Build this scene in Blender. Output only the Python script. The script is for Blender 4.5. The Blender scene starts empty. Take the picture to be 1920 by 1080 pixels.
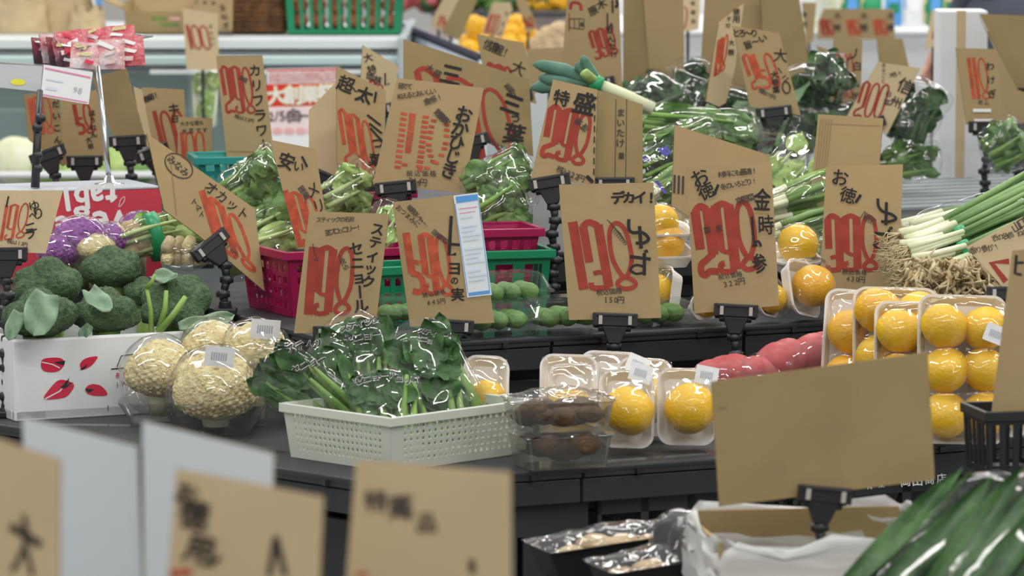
import bpy, bmesh, math, random
from mathutils import Vector as V, Matrix, noise
sc = bpy.context.scene
COL = sc.collection
R = math.radians
# ---------------------------------------------------------------- camera, world, lights, exposure
FPX = 8000.0
CAMZ = 1.75
PIT = R(6.0)
cam = bpy.data.cameras.new('camera')
cam.lens = 36 * FPX / 1920
cam.sensor_width = 36
cam.clip_end = 100
cam.dof.use_dof = True
cam.dof.focus_distance = 7.9
cam.dof.aperture_fstop = 6.0
camo = bpy.data.objects.new('camera', cam)
COL.objects.link(camo)
camo.location = (0, 0, CAMZ)
camo.rotation_euler = (math.pi / 2 - PIT, 0, 0)
sc.camera = camo
wd = bpy.data.worlds.new('world')
sc.world = wd
wd.use_nodes = True
wd.node_tree.nodes['Background'].inputs[0].default_value = (1, .99, .97, 1)
wd.node_tree.nodes['Background'].inputs[1].default_value = 0.36
sc.view_settings.view_transform = 'Standard'
sc.view_settings.look = 'None'
sc.view_settings.gamma = 1
sc.view_settings.use_curve_mapping = False
sc.view_settings.exposure = 0.0

def area(x, y, z, sx, sy, w, rot=(0, 0, 0), c=(1, .98, .94)):
    l = bpy.data.lights.new('ceiling_tube', 'AREA')
    l.shape = 'RECTANGLE'
    l.size, l.size_y, l.energy, l.color = sx, sy, w, c
    o = bpy.data.objects.new('ceiling_tube', l)
    COL.objects.link(o)
    o.location = (x, y, z)
    o.rotation_euler = rot
for yy in (2.5, 5.0, 7.5, 10, 12.5, 15.5):
    for xx in (-2.2, 0.6, 3.4):
        area(xx, yy, 3.3, 2.0, .16, 34)

# ---------------------------------------------------------------- geometry of the view
FW = V((0, math.cos(PIT), -math.sin(PIT)))
UP = V((0, math.sin(PIT), math.cos(PIT)))
CAM = V((0, 0, CAMZ))

def ray(px, py):
    return V(((px - 960) / FPX, 0, 0)) + UP * ((540 - py) / FPX) + FW

def at(px, py, d):
    return CAM + ray(px, py) * d

def onz(px, py, z):
    r = ray(px, py)
    return CAM + r * ((z - CAMZ) / r.z)

def dz(py, z):
    return (z - CAMZ) / ray(960, py).z

# ---------------------------------------------------------------- materials
MATS = {}

def _n(t, kind, **kw):
    n = t.nodes.new(kind)
    for k, v in kw.items():
        setattr(n, k, v)
    return n

def mat(name, col, rough=.5, spec=.4, bump=0, bscale=60, var=0, vscale=8, sss=0, metal=0, col2=None, coat=0, stretch=None, emit=0):
    m = bpy.data.materials.new(name)
    m.use_nodes = True
    t = m.node_tree
    b = t.nodes['Principled BSDF']
    b.inputs['Base Color'].default_value = (*col, 1)
    b.inputs['Roughness'].default_value = rough
    b.inputs['Specular IOR Level'].default_value = spec
    b.inputs['Metallic'].default_value = metal
    b.inputs['Coat Weight'].default_value = coat
    b.inputs['Coat Roughness'].default_value = .08
    if emit:
        b.inputs['Emission Color'].default_value = (*col, 1)
        b.inputs['Emission Strength'].default_value = emit
    tc = _n(t, 'ShaderNodeTexCoord')
    src = tc.outputs['Object']
    if stretch:
        mp = _n(t, 'ShaderNodeMapping')
        mp.inputs['Scale'].default_value = stretch
        t.links.new(src, mp.inputs[0])
        src = mp.outputs[0]
    if var or col2:
        nz = _n(t, 'ShaderNodeTexNoise')
        nz.inputs['Scale'].default_value = vscale
        nz.inputs['Detail'].default_value = 4
        t.links.new(src, nz.inputs['Vector'])
        rp = _n(t, 'ShaderNodeValToRGB')
        c2 = col2 if col2 else tuple(max(0, c * (1 - var)) for c in col)
        c1 = col if col2 else tuple(min(1, c * (1 + var)) for c in col)
        rp.color_ramp.elements[0].color = (*c2, 1)
        rp.color_ramp.elements[1].color = (*c1, 1)
        rp.color_ramp.elements[0].position = .35
        rp.color_ramp.elements[1].position = .65
        t.links.new(nz.outputs['Fac'], rp.inputs[0])
        t.links.new(rp.outputs[0], b.inputs['Base Color'])
    if bump:
        nb = _n(t, 'ShaderNodeTexNoise')
        nb.inputs['Scale'].default_value = bscale
        nb.inputs['Detail'].default_value = 3
        t.links.new(src, nb.inputs['Vector'])
        bp = _n(t, 'ShaderNodeBump')
        bp.inputs['Strength'].default_value = bump
        bp.inputs['Distance'].default_value = .01
        t.links.new(nb.outputs['Fac'], bp.inputs['Height'])
        t.links.new(bp.outputs[0], b.inputs['Normal'])
    MATS[name] = m
    return m

def film(name, tint=(1, 1, 1), base=.065, gain=.35, rough=.05, bump=.75, bscale=20, haze=.008, hazec=(.9, .9, .9)):
    m = bpy.data.materials.new(name)
    m.use_nodes = True
    t = m.node_tree
    t.nodes.remove(t.nodes['Principled BSDF'])
    out = t.nodes['Material Output']
    tr = _n(t, 'ShaderNodeBsdfTransparent')
    tr.inputs[0].default_value = (*tint, 1)
    gl = _n(t, 'ShaderNodeBsdfGlossy')
    gl.inputs['Roughness'].default_value = rough
    df = _n(t, 'ShaderNodeBsdfDiffuse')
    df.inputs[0].default_value = (*hazec, 1)
    lw = _n(t, 'ShaderNodeMath', operation='POWER')
    lw.inputs[1].default_value = 4.0
    fc = _n(t, 'ShaderNodeLayerWeight')
    fc.inputs[0].default_value = .5
    t.links.new(fc.outputs['Facing'], lw.inputs[0])
    tc = _n(t, 'ShaderNodeTexCoord')
    nz = _n(t, 'ShaderNodeTexNoise')
    nz.noise_type = 'RIDGED_MULTIFRACTAL'
    nz.inputs['Scale'].default_value = bscale
    nz.inputs['Detail'].default_value = 2
    nz.inputs['Distortion'].default_value = .6
    t.links.new(tc.outputs['Object'], nz.inputs['Vector'])
    bp = _n(t, 'ShaderNodeBump')
    bp.inputs['Strength'].default_value = bump
    bp.inputs['Distance'].default_value = .012
    t.links.new(nz.outputs['Fac'], bp.inputs['Height'])
    t.links.new(bp.outputs[0], gl.inputs['Normal'])
    ma = _n(t, 'ShaderNodeMath', operation='MULTIPLY_ADD', use_clamp=True)
    ma.inputs[1].default_value = gain * 2
    ma.inputs[2].default_value = base
    t.links.new(lw.outputs[0], ma.inputs[0])
    m1 = _n(t, 'ShaderNodeMixShader')
    t.links.new(ma.outputs[0], m1.inputs[0])
    t.links.new(tr.outputs[0], m1.inputs[1])
    t.links.new(gl.outputs[0], m1.inputs[2])
    m2 = _n(t, 'ShaderNodeMixShader')
    m2.inputs[0].default_value = haze
    t.links.new(m1.outputs[0], m2.inputs[1])
    t.links.new(df.outputs[0], m2.inputs[2])
    t.links.new(m2.outputs[0], out.inputs[0])
    MATS[name] = m
    return m

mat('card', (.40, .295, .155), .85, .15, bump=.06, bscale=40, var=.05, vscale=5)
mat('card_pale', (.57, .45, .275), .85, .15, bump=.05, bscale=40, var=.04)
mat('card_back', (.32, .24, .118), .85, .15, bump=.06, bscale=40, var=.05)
mat('card_edge', (.26, .175, .08), .9, .1, var=.5, vscale=160)
mat('kraft_line', (.33, .23, .12), .85, .1)
mat('board_white', (.72, .78, .83), .6, .3)
mat('ink', (.022, .021, .022), .6, .3)
mat('ink_thin', (.07, .06, .055), .7, .2)
mat('red_ink', (.33, .05, .034), .65, .25, var=.12, vscale=40)
mat('orange_ink', (.46, .085, .04), .65, .25, var=.2, vscale=60)
mat('white_ink', (.85, .85, .85), .6)
mat('blue_ink', (.10, .33, .70), .5)
mat('pale_blue', (.62, .72, .82), .6)
mat('paper', (.80, .81, .82), .6)
mat('pink_ink', (.75, .25, .42), .5)
mat('sticker_grey', (.42, .45, .50), .5)
mat('yellow_ink', (.75, .72, .05), .5)
mat('black_plastic', (.018, .020, .023), .38, .5)
mat('shelf_black', (.030, .034, .038), .5, .4, var=.2, vscale=3)
mat('grey_pad', (.45, .43, .40), .6)
mat('metal', (.62, .63, .64), .22, .5, metal=1)
mat('foam_white', (.78, .77, .75), .6, .3, bump=.05, bscale=200)
mat('foam_box', (.74, .76, .78), .7, .2, bump=.04, bscale=150)
mat('red_print', (.62, .02, .06), .5)
mat('red_card', (.60, .055, .085), .55, .3, var=.06)
mat('basket_white', (.62, .66, .58), .4, .4)
mat('magenta', (.33, .006, .075), .32, .5)
mat('green_plastic', (.006, .23, .105), .35, .5)
mat('teal_plastic', (.02, .28, .25), .35, .5)
mat('citrus', (.80, .48, .010), .38, .5, bump=.22, bscale=170, var=.10, vscale=14)
mat('citrus_ripe', (.80, .42, .012), .38, .5, bump=.22, bscale=170, var=.12, vscale=16)
mat('citrus_stem', (.25, .30, .06), .7)
mat('broccoli', (.155, .235, .125), .8, .2, bump=1.0, bscale=330, col2=(.075, .130, .070), vscale=120)
mat('broccoli_leaf', (.25, .37, .25), .5, .35, bump=.25, bscale=50, col2=(.15, .25, .15), vscale=14)
mat('broccoli_stalk', (.24, .38, .09), .5, .35, var=.2)
mat('cauli', (.80, .71, .42), .7, .25, bump=.8, bscale=170, col2=(.66, .54, .26), vscale=60)
mat('cauli_stalk', (.62, .62, .42), .6)
mat('purple', (.30, .075, .36), .45, .4, bump=.6, bscale=120, col2=(.16, .03, .22), vscale=50)
mat('leaf_dark', (.055, .14, .035), .45, .4, bump=.4, bscale=60, col2=(.022, .065, .02), vscale=22)
mat('stick_leaf', (.10, .22, .075), .45, .4, bump=.4, bscale=60, col2=(.04, .11, .035), vscale=22)
mat('leaf_mid', (.16, .31, .075), .45, .4, bump=.4, bscale=60, col2=(.075, .17, .04), vscale=22)
mat('leaf_pale', (.46, .60, .22), .5, .35, bump=.4, bscale=60, col2=(.26, .42, .10), vscale=20)
mat('stem_green', (.24, .40, .09), .45, .4, col2=(.12, .25, .05), vscale=16)
mat('stem_pale', (.52, .62, .30), .45, .4, col2=(.36, .50, .18), vscale=16)
mat('onion_green', (.25, .38, .15), .45, .3, col2=(.13, .25, .09), vscale=12)
mat('onion_white', (.78, .77, .62), .45, .4, col2=(.62, .66, .40), vscale=12)
mat('leek_blue', (.13, .27, .20), .5, .35, col2=(.08, .19, .14), vscale=14)
mat('root', (.62, .52, .33), .75, .2, bump=.6, bscale=60, col2=(.38, .29, .15), vscale=30)
mat('taro', (.50, .40, .24), .75, .2, bump=.5, bscale=60, col2=(.22, .15, .08), vscale=20)
mat('bread', (.66, .52, .33), .7, .2, col2=(.42, .30, .17), vscale=18)
mat('brownfood', (.13, .075, .035), .6, .3, bump=.6, bscale=70, col2=(.05, .03, .018), vscale=22)
mat('pinkveg', (.55, .13, .13), .45, .4, col2=(.40, .07, .08), vscale=12)
mat('onion_brown', (.50, .20, .08), .35, .5, col2=(.34, .11, .04), vscale=20)
mat('yellow_fruit', (.80, .42, .02), .4, .4, var=.1)
mat('wicker', (.17, .085, .035), .7, .2, bump=1, bscale=60, col2=(.08, .04, .018), vscale=40)
mat('counter_white', (.62, .65, .66), .45, .4)
mat('counter_steel', (.42, .46, .48), .35, .5)
mat('counter_grey', (.26, .29, .31), .5, .3)
mat('teal_shelf', (.45, .58, .58), .5, .3)
mat('floor', (.42, .42, .41), .35, .4, var=.06, vscale=2)
mat('wall', (.78, .79, .78), .7, .2)
mat('tape_green', (.02, .30, .12), .35, .5)
mat('blue_print', (.08, .07, .42), .5)
mat('skin', (.55, .30, .22), .55, .3)
mat('grey_cloth', (.09, .10, .13), .8, .2)
mat('dark_cloth', (.03, .03, .05), .8, .2)
film('film')
film('film_loose', base=.085, gain=.4, rough=.05, bump=1.0, bscale=15, haze=.012)
film('film_crinkle', base=.07, gain=.4, rough=.05, bump=1.0, bscale=26, haze=.03)
film('film_streak', base=.05, gain=.55, rough=.07, bump=.5, bscale=7, haze=.008)
film('clear_tub', base=.05, gain=.5, rough=.06, bump=.3, bscale=10, haze=.015, tint=(.96, .98, .97))
film('smoke_tub', base=.04, gain=.6, rough=.12, bump=.1, bscale=8, haze=.07, tint=(.90, .90, .88), hazec=(.5, .5, .48))
film('acrylic', base=.006, gain=.35, rough=.05, bump=0, haze=.006, hazec=(.8, .8, .8))
film('white_bag', base=.04, gain=.4, rough=.2, bump=.5, haze=.55, hazec=(.88, .89, .89))

# ---------------------------------------------------------------- mesh builder
class M:
    def __init__(s):
        s.v, s.f, s.mi = [], [], []

    def add(s, vs, fs, mi=0):
        b = len(s.v)
        s.v += [V(p) for p in vs]
        for f in fs:
            s.f.append(tuple(b + i for i in f))
            s.mi.append(mi)
        return s

    def box(s, c, sz, rot=None, mi=0):
        x, y, z = sz[0] / 2, sz[1] / 2, sz[2] / 2
        ps = [V((a, b, d)) for a in (-x, x) for b in (-y, y) for d in (-z, z)]
        if rot is not None:
            ps = [rot @ p for p in ps]
        c = V(c)
        return s.add([p + c for p in ps], [(0, 1, 3, 2), (4, 6, 7, 5), (0, 4, 5, 1), (2, 3, 7, 6), (0, 2, 6, 4), (1, 5, 7, 3)], mi)

    def hexa(s, p, mi=0):
        """8 points: bottom 0-3 (ring), top 4-7"""
        return s.add(p, [(3, 2, 1, 0), (4, 5, 6, 7), (0, 1, 5, 4), (1, 2, 6, 5), (2, 3, 7, 6), (3, 0, 4, 7)], mi)

    def rings(s, rs, close=True, capa=True, capb=True, mi=0):
        n = len(rs[0])
        vs = [p for r in rs for p in r]
        fs = []
        for i in range(len(rs) - 1):
            for j in range(n if close else n - 1):
                k = (j + 1) % n
                fs.append((i * n + j, i * n + k, (i + 1) * n + k, (i + 1) * n + j))
        if capa:
            fs.append(tuple(range(n - 1, -1, -1)))
        if capb:
            fs.append(tuple((len(rs) - 1) * n + j for j in range(n)))
        return s.add(vs, fs, mi)

    def tube(s, pts, rad, n=8, mi=0, cap=True, flat=1.0):
        pts = [V(p) for p in pts]
        if not isinstance(rad, (list, tuple)):
            rad = [rad] * len(pts)
        rs = []
        ref = None
        for i, p in enumerate(pts):
            t = (pts[min(i + 1, len(pts) - 1)] - pts[max(i - 1, 0)]).normalized()
            if ref is None:
                ref = t.cross(V((0, 1, 0.1)))
                if ref.length < .1:
                    ref = t.cross(V((1, 0, 0)))
            a = (ref - t * ref.dot(t)).normalized()
            ref = a
            b = t.cross(a)
            rs.append([p + (a * math.cos(q) + b * math.sin(q) * flat) * rad[i] for q in [2 * math.pi * k / n for k in range(n)]])
        return s.rings(rs, True, cap, cap, mi)

    def lathe(s, prof, n=16, c=(0, 0, 0), rot=None, mi=0):
        c = V(c)
        rs = []
        for r, z in prof:
            ring = [V((r * math.cos(2 * math.pi * k / n), r * math.sin(2 * math.pi * k / n), z)) for k in range(n)]
            if rot is not None:
                ring = [rot @ p for p in ring]
            rs.append([p + c for p in ring])
        return s.rings(rs, True, True, True, mi)

    def ball(s, c, r, sub=2, disp=None, sc=(1, 1, 1), rot=None, mi=0):
        vs, fs = ico(sub)
        c = V(c)
        out = []
        for p in vs:
            k = r * (disp(p) if disp else 1)
            q = V((p.x * sc[0], p.y * sc[1], p.z * sc[2])) * k
            if rot is not None:
                q = rot @ q
            out.append(q + c)
        return s.add(out, fs, mi)

    def grid(s, fn, nu, nv, closeu=False, mi=0, skip=None):
        vs = [fn(i / nu, j / nv) for j in range(nv + 1) for i in range(nu + 1)]
        fs = []
        for j in range(nv):
            for i in range(nu):
                if skip and skip(i, j):
                    continue
                a = j * (nu + 1) + i
                fs.append((a, a + 1, a + nu + 2, a + nu + 1))
        return s.add(vs, fs, mi)

_ICO = {}

def ico(sub):
    if sub not in _ICO:
        bm = bmesh.new()
        bmesh.ops.create_icosphere(bm, subdivisions=sub, radius=1)
        bm.verts.ensure_lookup_table()
        _ICO[sub] = ([v.co.copy() for v in bm.verts], [tuple(v.index for v in f.verts) for f in bm.faces])
        bm.free()
    return _ICO[sub]

ROOT = {}

def T(name, label, cat, mw, group=None, kind=None):
    """an Empty at the thing's base that parents its parts; mw = world matrix or point"""
    o = bpy.data.objects.new(name, None)
    COL.objects.link(o)
    if not isinstance(mw, Matrix):
        mw = Matrix.Translation(V(mw))
    o.matrix_world = mw
    o.empty_display_size = .05
    o['label'], o['category'] = label, cat
    if group:
        o['group'] = group
    if kind:
        o['kind'] = kind
    ROOT[o.name] = mw
    return o

def part(name, m, mats, parent, smooth=False, world=False, solid=0, bevel=0, label=None, kind=None, shadow=True):
    """one mesh object under parent (its vertices in the root's frame, or world ones)"""
    me = bpy.data.meshes.new(name)
    vs = m.v
    if world and parent is not None:
        inv = ROOT[parent.name].inverted()
        vs = [inv @ p for p in vs]
    me.from_pydata([tuple(p) for p in vs], [], m.f)
    for x in (mats if isinstance(mats, (list, tuple)) else [mats]):
        me.materials.append(MATS[x])
    if any(m.mi):
        me.polygons.foreach_set('material_index', m.mi)
    if smooth:
        me.polygons.foreach_set('use_smooth', [True] * len(me.polygons))
    me.update()
    o = bpy.data.objects.new(name, me)
    COL.objects.link(o)
    if parent is not None:
        o.parent = parent
        ROOT[o.name] = ROOT[parent.name]
    if solid:
        md = o.modifiers.new('solid', 'SOLIDIFY')
        md.thickness = solid
        md.offset = 0
    if bevel:
        md = o.modifiers.new('bevel', 'BEVEL')
        md.width = bevel
        md.segments = 2
        md.limit_method = 'ANGLE'
    if label:
        o['label'] = label
    if kind:
        o['kind'] = kind
    return o

def struct(name, m, mats, label, cat, smooth=False, bevel=0, parent=None):
    o = part(name, m, mats, None, smooth, bevel=bevel)
    ROOT[o.name] = Matrix.Identity(4)
    o['kind'] = 'structure'
    o['label'], o['category'] = label, cat
    return o

def clone(root, mw, label):
    r = root.copy()
    COL.objects.link(r)
    r.matrix_world = mw
    r['label'] = label
    for ch in root.children:
        c = ch.copy()
        COL.objects.link(c)
        c.parent = r
        for g in ch.children:
            e = g.copy()
            COL.objects.link(e)
            e.parent = c
    return r

def frame(p, yaw=0, tilt=0, roll=0):
    """local x right, y away from the viewer, z up; yaw turns the face to the right (+), tilt leans the top away, roll clockwise"""
    return Matrix.Translation(p) @ Matrix.Rotation(R(yaw), 4, 'Z') @ Matrix.Rotation(R(-tilt), 4, 'X') @ Matrix.Rotation(R(roll), 4, 'Y')

def nz(p, s, o=0):
    return noise.noise(V((p[0] * s + o, p[1] * s + o * 1.7, p[2] * s - o)))

def vor(p, s, o=0):
    d = noise.voronoi(V((p[0] * s + o, p[1] * s - o, p[2] * s + 2 * o)))[0]
    return d[0]

# ---------------------------------------------------------------- lettering
_GL = {}

def glyph(ch, bold):
    k = (ch, bold)
    if k in _GL:
        return _GL[k]
    c = bpy.data.curves.new('glyph', 'FONT')
    c.body = ch
    c.size = 1
    c.offset = bold
    c.resolution_u = 2
    o = bpy.data.objects.new('glyph', c)
    COL.objects.link(o)
    bpy.context.view_layer.update()
    me = bpy.data.meshes.new_from_object(o.evaluated_get(bpy.context.evaluated_depsgraph_get()))
    vs = [(v.co.x, v.co.y) for v in me.vertices]
    fs = [tuple(p.vertices) for p in me.polygons]
    bpy.data.objects.remove(o)
    bpy.data.curves.remove(c)
    bpy.data.meshes.remove(me)
    if vs:
        w = max(x for x, y in vs)
        lo = min(x for x, y in vs)
        cx = .5 if ord(ch) > 255 else (w + lo) / 2
        vs = [(x - cx, .37 - y) for x, y in vs]       # y down, centred
    _GL[k] = (vs, fs)
    return _GL[k]

def crom(pts, k=5):
    if len(pts) < 3:
        return pts
    out = []
    n = len(pts)
    closed = pts[0] == pts[-1]
    for i in range(n - 1):
        p1, p2 = pts[i], pts[i + 1]
        p0 = pts[i - 1] if i > 0 else (pts[n - 2] if closed else p1)
        p3 = pts[i + 2] if i + 2 < n else (pts[1] if closed else p2)
        for j in range(k):
            t = j / k
            out.append(tuple(.5 * (2 * b + (c - a) * t + (2 * a - 5 * b + 4 * c - d) * t * t + (3 * b - a - 3 * c + d) * t ** 3) for a, b, c, d in zip(p0, p1, p2, p3)))
    out.append(pts[-1])
    return out

class Ink:
    """flat print: polygons in photo-plane coordinates, laid on a surface by a mapping px -> point"""
    def __init__(s):
        s.d = {}

    def poly(s, c, pts, fs=None):
        v, f = s.d.setdefault(c, ([], []))
        b = len(v)
        s.k = getattr(s, 'k', 0) + 1
        v += [(q[0], q[1], s.k) for q in pts]
        for q in (fs or [tuple(range(len(pts)))]):
            f.append(tuple(b + i for i in q))

    def stroke(s, c, pts, w, smooth=True, w1=None):
        if smooth:
            pts = crom([tuple(p) for p in pts])
        n = len(pts)
        L = []
        for i in range(n):
            a, b = pts[max(i - 1, 0)], pts[min(i + 1, n - 1)]
            if pts[0] == pts[-1] and i in (0, n - 1):
                a, b = pts[n - 2], pts[1]
            dx, dy = b[0] - a[0], b[1] - a[1]
            l = math.hypot(dx, dy) or 1
            ww = w if w1 is None else w + (w1 - w) * i / (n - 1)
            ox, oy = -dy / l * ww / 2, dx / l * ww / 2
            L += [(pts[i][0] + ox, pts[i][1] + oy), (pts[i][0] - ox, pts[i][1] - oy)]
        s.poly(c, L, [(2 * i, 2 * i + 1, 2 * i + 3, 2 * i + 2) for i in range(n - 1)])

    def text(s, c, txt, p0, p1, size, bold=.0, vert=None, xs=1.0, ang=None, rnd=None):
        """glyph centres run evenly from p0 to p1"""
        n = len(txt)
        if vert is None:
            vert = abs(p1[1] - p0[1]) > abs(p1[0] - p0[0])
        la = math.atan2(p1[1] - p0[1], p1[0] - p0[0])
        if tuple(p0) == tuple(p1):
            la = math.pi / 2 if vert else 0
        a0 = (la - math.pi / 2 if vert else la) if ang is None else R(ang)
        rg = rnd or random.Random(len(txt) * 7 + int(p0[0]))
        for i, ch in enumerate(txt):
            if ch == ' ':
                continue
            t = i / (n - 1) if n > 1 else .5
            cx, cy = p0[0] + (p1[0] - p0[0]) * t, p0[1] + (p1[1] - p0[1]) * t
            if vert and ch in 'ー〜~':
                a = a0 + math.pi / 2
            else:
                a = a0 + rg.uniform(-.07, .07)
            sz = size * rg.uniform(.93, 1.07)
            vs, fs = glyph(ch, 0)
            ca, sa = math.cos(a), math.sin(a)
            b_ = bold * .8
            for ox, oy in (((b_, b_ * .6), (-b_, -b_ * .6), (b_ * .5, -b_), (-b_ * .5, b_)) if bold > 0 else ((0, 0),)):
                s.poly(c, [(cx + ((x + ox) * xs * ca - (y + oy) * sa) * sz, cy + ((x + ox) * xs * sa + (y + oy) * ca) * sz) for x, y in vs], fs)

    def price(s, c, digits, TL, TR, BL, w, dash=False):
        w *= 1.14
        n = len(digits)
        ux, uy = TR[0] - TL[0], TR[1] - TL[1]
        vx, vy = BL[0] - TL[0], BL[1] - TL[1]
        ws = [.5 if q == '1' else 1.0 for q in digits]
        tot = sum(ws)
        x0 = 0
        for q, k in zip(digits, ws):
            wd = k / tot
            for pts, wf in DIG[q]:
                P = [(TL[0] + ux * (x0 + x * wd) + vx * y, TL[1] + uy * (x0 + x * wd) + vy * y) for x, y in pts]
                if dash:
                    if len(P) == 2 or wf > .9:
                        (ax, ay), (bx, by) = P[0], P[-1]
                        m = 11 if abs(by - ay) > 70 else 6
                        for i in range(m):
                            t = (i + .3) / m
                            mx, my = ax + (bx - ax) * t, ay + (by - ay) * t
                            s.stroke(c, [(mx - w * .40, my - 1), (mx + w * .40, my + 1)], 5.2, False)
                    else:
                        Q = crom([tuple(a_) for a_ in P], 8)
                        ly = -99
                        for (mx, my) in Q:
                            if abs(my - ly) > 9.5 or (abs(my - ly) < .5 and len(Q) < 12):
                                s.stroke(c, [(mx - w * .34, my - 1), (mx + w * .34, my + 1)], 5.2, False)
                                ly = my
                else:
                    s.stroke(c, P, w * wf)
            x0 += wd

    def build(s, root, mapping, names=None):
        obs = []
        for c, (v, f) in s.d.items():
            m = M()
            m.add([mapping(*p) for p in v], f)
            nm = {'red_ink': 'price_numerals', 'orange_ink': 'price_numerals', 'ink': 'item_lettering', 'ink_thin': 'small_lettering'}.get(c, 'print')
            obs.append(part(nm, m, c, root, world=True))
        return obs

DIG = {
    '1': [([(.5, 0), (.5, 1)], 1.05)],
    '9': [([(.17, .02), (.15, .67)], .92), ([(.13, .05), (.5, .015), (.84, .07)], .62), ([(.80, .04), (.78, .97)], 1.0), ([(.15, .66), (.45, .71), (.76, .70)], .45),
          ([(.82, .97), (.45, .99), (.10, .97), (.08, .88), (.28, .86)], .55)],
    '8': [([(.5, .03), (.18, .15), (.10, .5), (.26, .72), (.5, .83), (.76, .70), (.90, .5), (.82, .15), (.5, .03)], .50), ([(.5, .83), (.16, .91), (.24, .98), (.5, 1.0), (.80, .97), (.86, .9), (.5, .83)], .50)],
    '0': [([(.5, .03), (.16, .15), (.10, .5), (.16, .85), (.5, .98), (.84, .85), (.90, .5), (.84, .15), (.5, .03)], .60)],
    '3': [([(.14, .06), (.16, .6)], .9), ([(.10, .08), (.4, .01), (.76, .07)], .7), ([(.76, .05), (.78, .97)], 1.0), ([(.76, .76), (.45, .75), (.25, .77)], .5),
          ([(.82, .97), (.4, .985), (.10, .97), (.10, .90)], .62)],
    '2': [([(.13, .07), (.17, .62)], .9), ([(.10, .09), (.4, .01), (.74, .07)], .7), ([(.74, .05), (.78, .72)], 1.0),
          ([(.80, .70), (.4, .78), (.12, .84), (.10, .96), (.3, .99), (.5, .95), (.95, .97)], .65)],
    '5': [([(.16, 0), (.20, .68)], 1.0), ([(.18, .5), (.5, .48), (.84, .5)], .6), ([(.16, .68), (.6, .69), (.86, .78), (.82, .92), (.5, .98), (.10, .96)], .8)],
    '4': [([(.3, 0), (.15, .62), (.85, .62)], .8), ([(.62, .35), (.62, 1)], 1.0)],
    '6': [([(.6, .0), (.22, .3), (.16, .8), (.5, .98), (.8, .85), (.6, .66), (.2, .75)], .7)],
}

def plane_map(p, n, off=.0):
    def f(px, py, k=0):
        r = ray(px, py)
        return CAM + r * ((p - CAM).dot(n) / r.dot(n)) + n * (off + k * 1e-5)
    return f

def nrm(yaw, tilt):
    y, t = R(yaw), R(tilt)
    return V((math.sin(y) * math.cos(t), -math.cos(y) * math.cos(t), math.sin(t)))

CARDS = {}

def card(label, poly, d, yaw=0, tilt=6, fn=None, m='card', name='price_card', cat='price card', group='handwritten price cards', thick=.0045):
    cx = sum(p[0] for p in poly) / len(poly)
    cy = sum(p[1] for p in poly) / len(poly)
    n = nrm(yaw, tilt)
    p = at(cx, cy, d)
    mp = plane_map(p, n)
    fr = [mp(*q) for q in poly]
    low = max(range(len(poly)), key=lambda i: poly[i][1])
    root = T(name, label, cat, fr[low], group)
    k = len(fr)
    mm = M()
    mm.add(fr + [q - n * thick for q in fr], [tuple(range(k - 1, -1, -1)), tuple(range(k, 2 * k))], 0)
    mm.add(fr + [q - n * thick for q in fr], [(i, (i + 1) % k, k + (i + 1) % k, k + i) for i in range(k)], 1)
    part('cardboard', mm, [m, 'card_edge'], root, world=True)
    if fn:
        ink = Ink()
        fn(ink)
        layer = {'board_white': .0003, 'paper': .0003, 'poster_pink': .0003, 'blue_ink': .0008, 'card_pale': .0004, 'red_bright': .0010, 'red_soft': .001, 'yellow_glow': .0025, 'white_ink': .0030, 'red_ink': .0005, 'orange_ink': .0005, 'ink': .0016, 'ink_thin': .0010}
        for c, vf in ink.d.items():
            one = Ink()
            one.d[c] = vf
            one.build(root, plane_map(p, n, layer.get(c, .0010)))
    CARDS[label] = (p, n)
    return root
# ---------------------------------------------------------------- setting: floor, back wall
m = M(); m.box((0, 9, -.05), (16, 26, .1)); struct('floor', m, 'floor', 'pale grey shop floor between the displays', 'floor')
m = M(); m.box((0, 20.5, 2), (16, .2, 4)); struct('wall_back', m, 'wall', 'white back wall of the shop', 'wall')

# ---------------------------------------------------------------- stepped black island
E1 = V((math.cos(R(25)), math.sin(R(25)), 0))
E2 = V((-math.sin(R(25)), math.cos(R(25)), 0))
C1 = onz(690, 903, .69)
E2B = V((-math.cos(R(45)), math.sin(R(45)), 0))
C2 = onz(660, 650, .844)
C3 = C2 + E1 * .46 + E2 * .46
C3.z = .95
ZUP = V((0, 0, 1))

def slab(name, c, l1, l2, z0, z1, mt, root, bevel=.004, o1=0, o2=0, e2=E2):
    mm = M()
    a = V((c.x, c.y, 0)) + E1 * o1 + e2 * o2
    ring = [a, a + E1 * l1, a + E1 * l1 + e2 * l2, a + e2 * l2]
    mm.hexa([p + ZUP * z0 for p in ring] + [p + ZUP * z1 for p in ring])
    return part(name, mm, mt, root, world=True, bevel=bevel)

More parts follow.
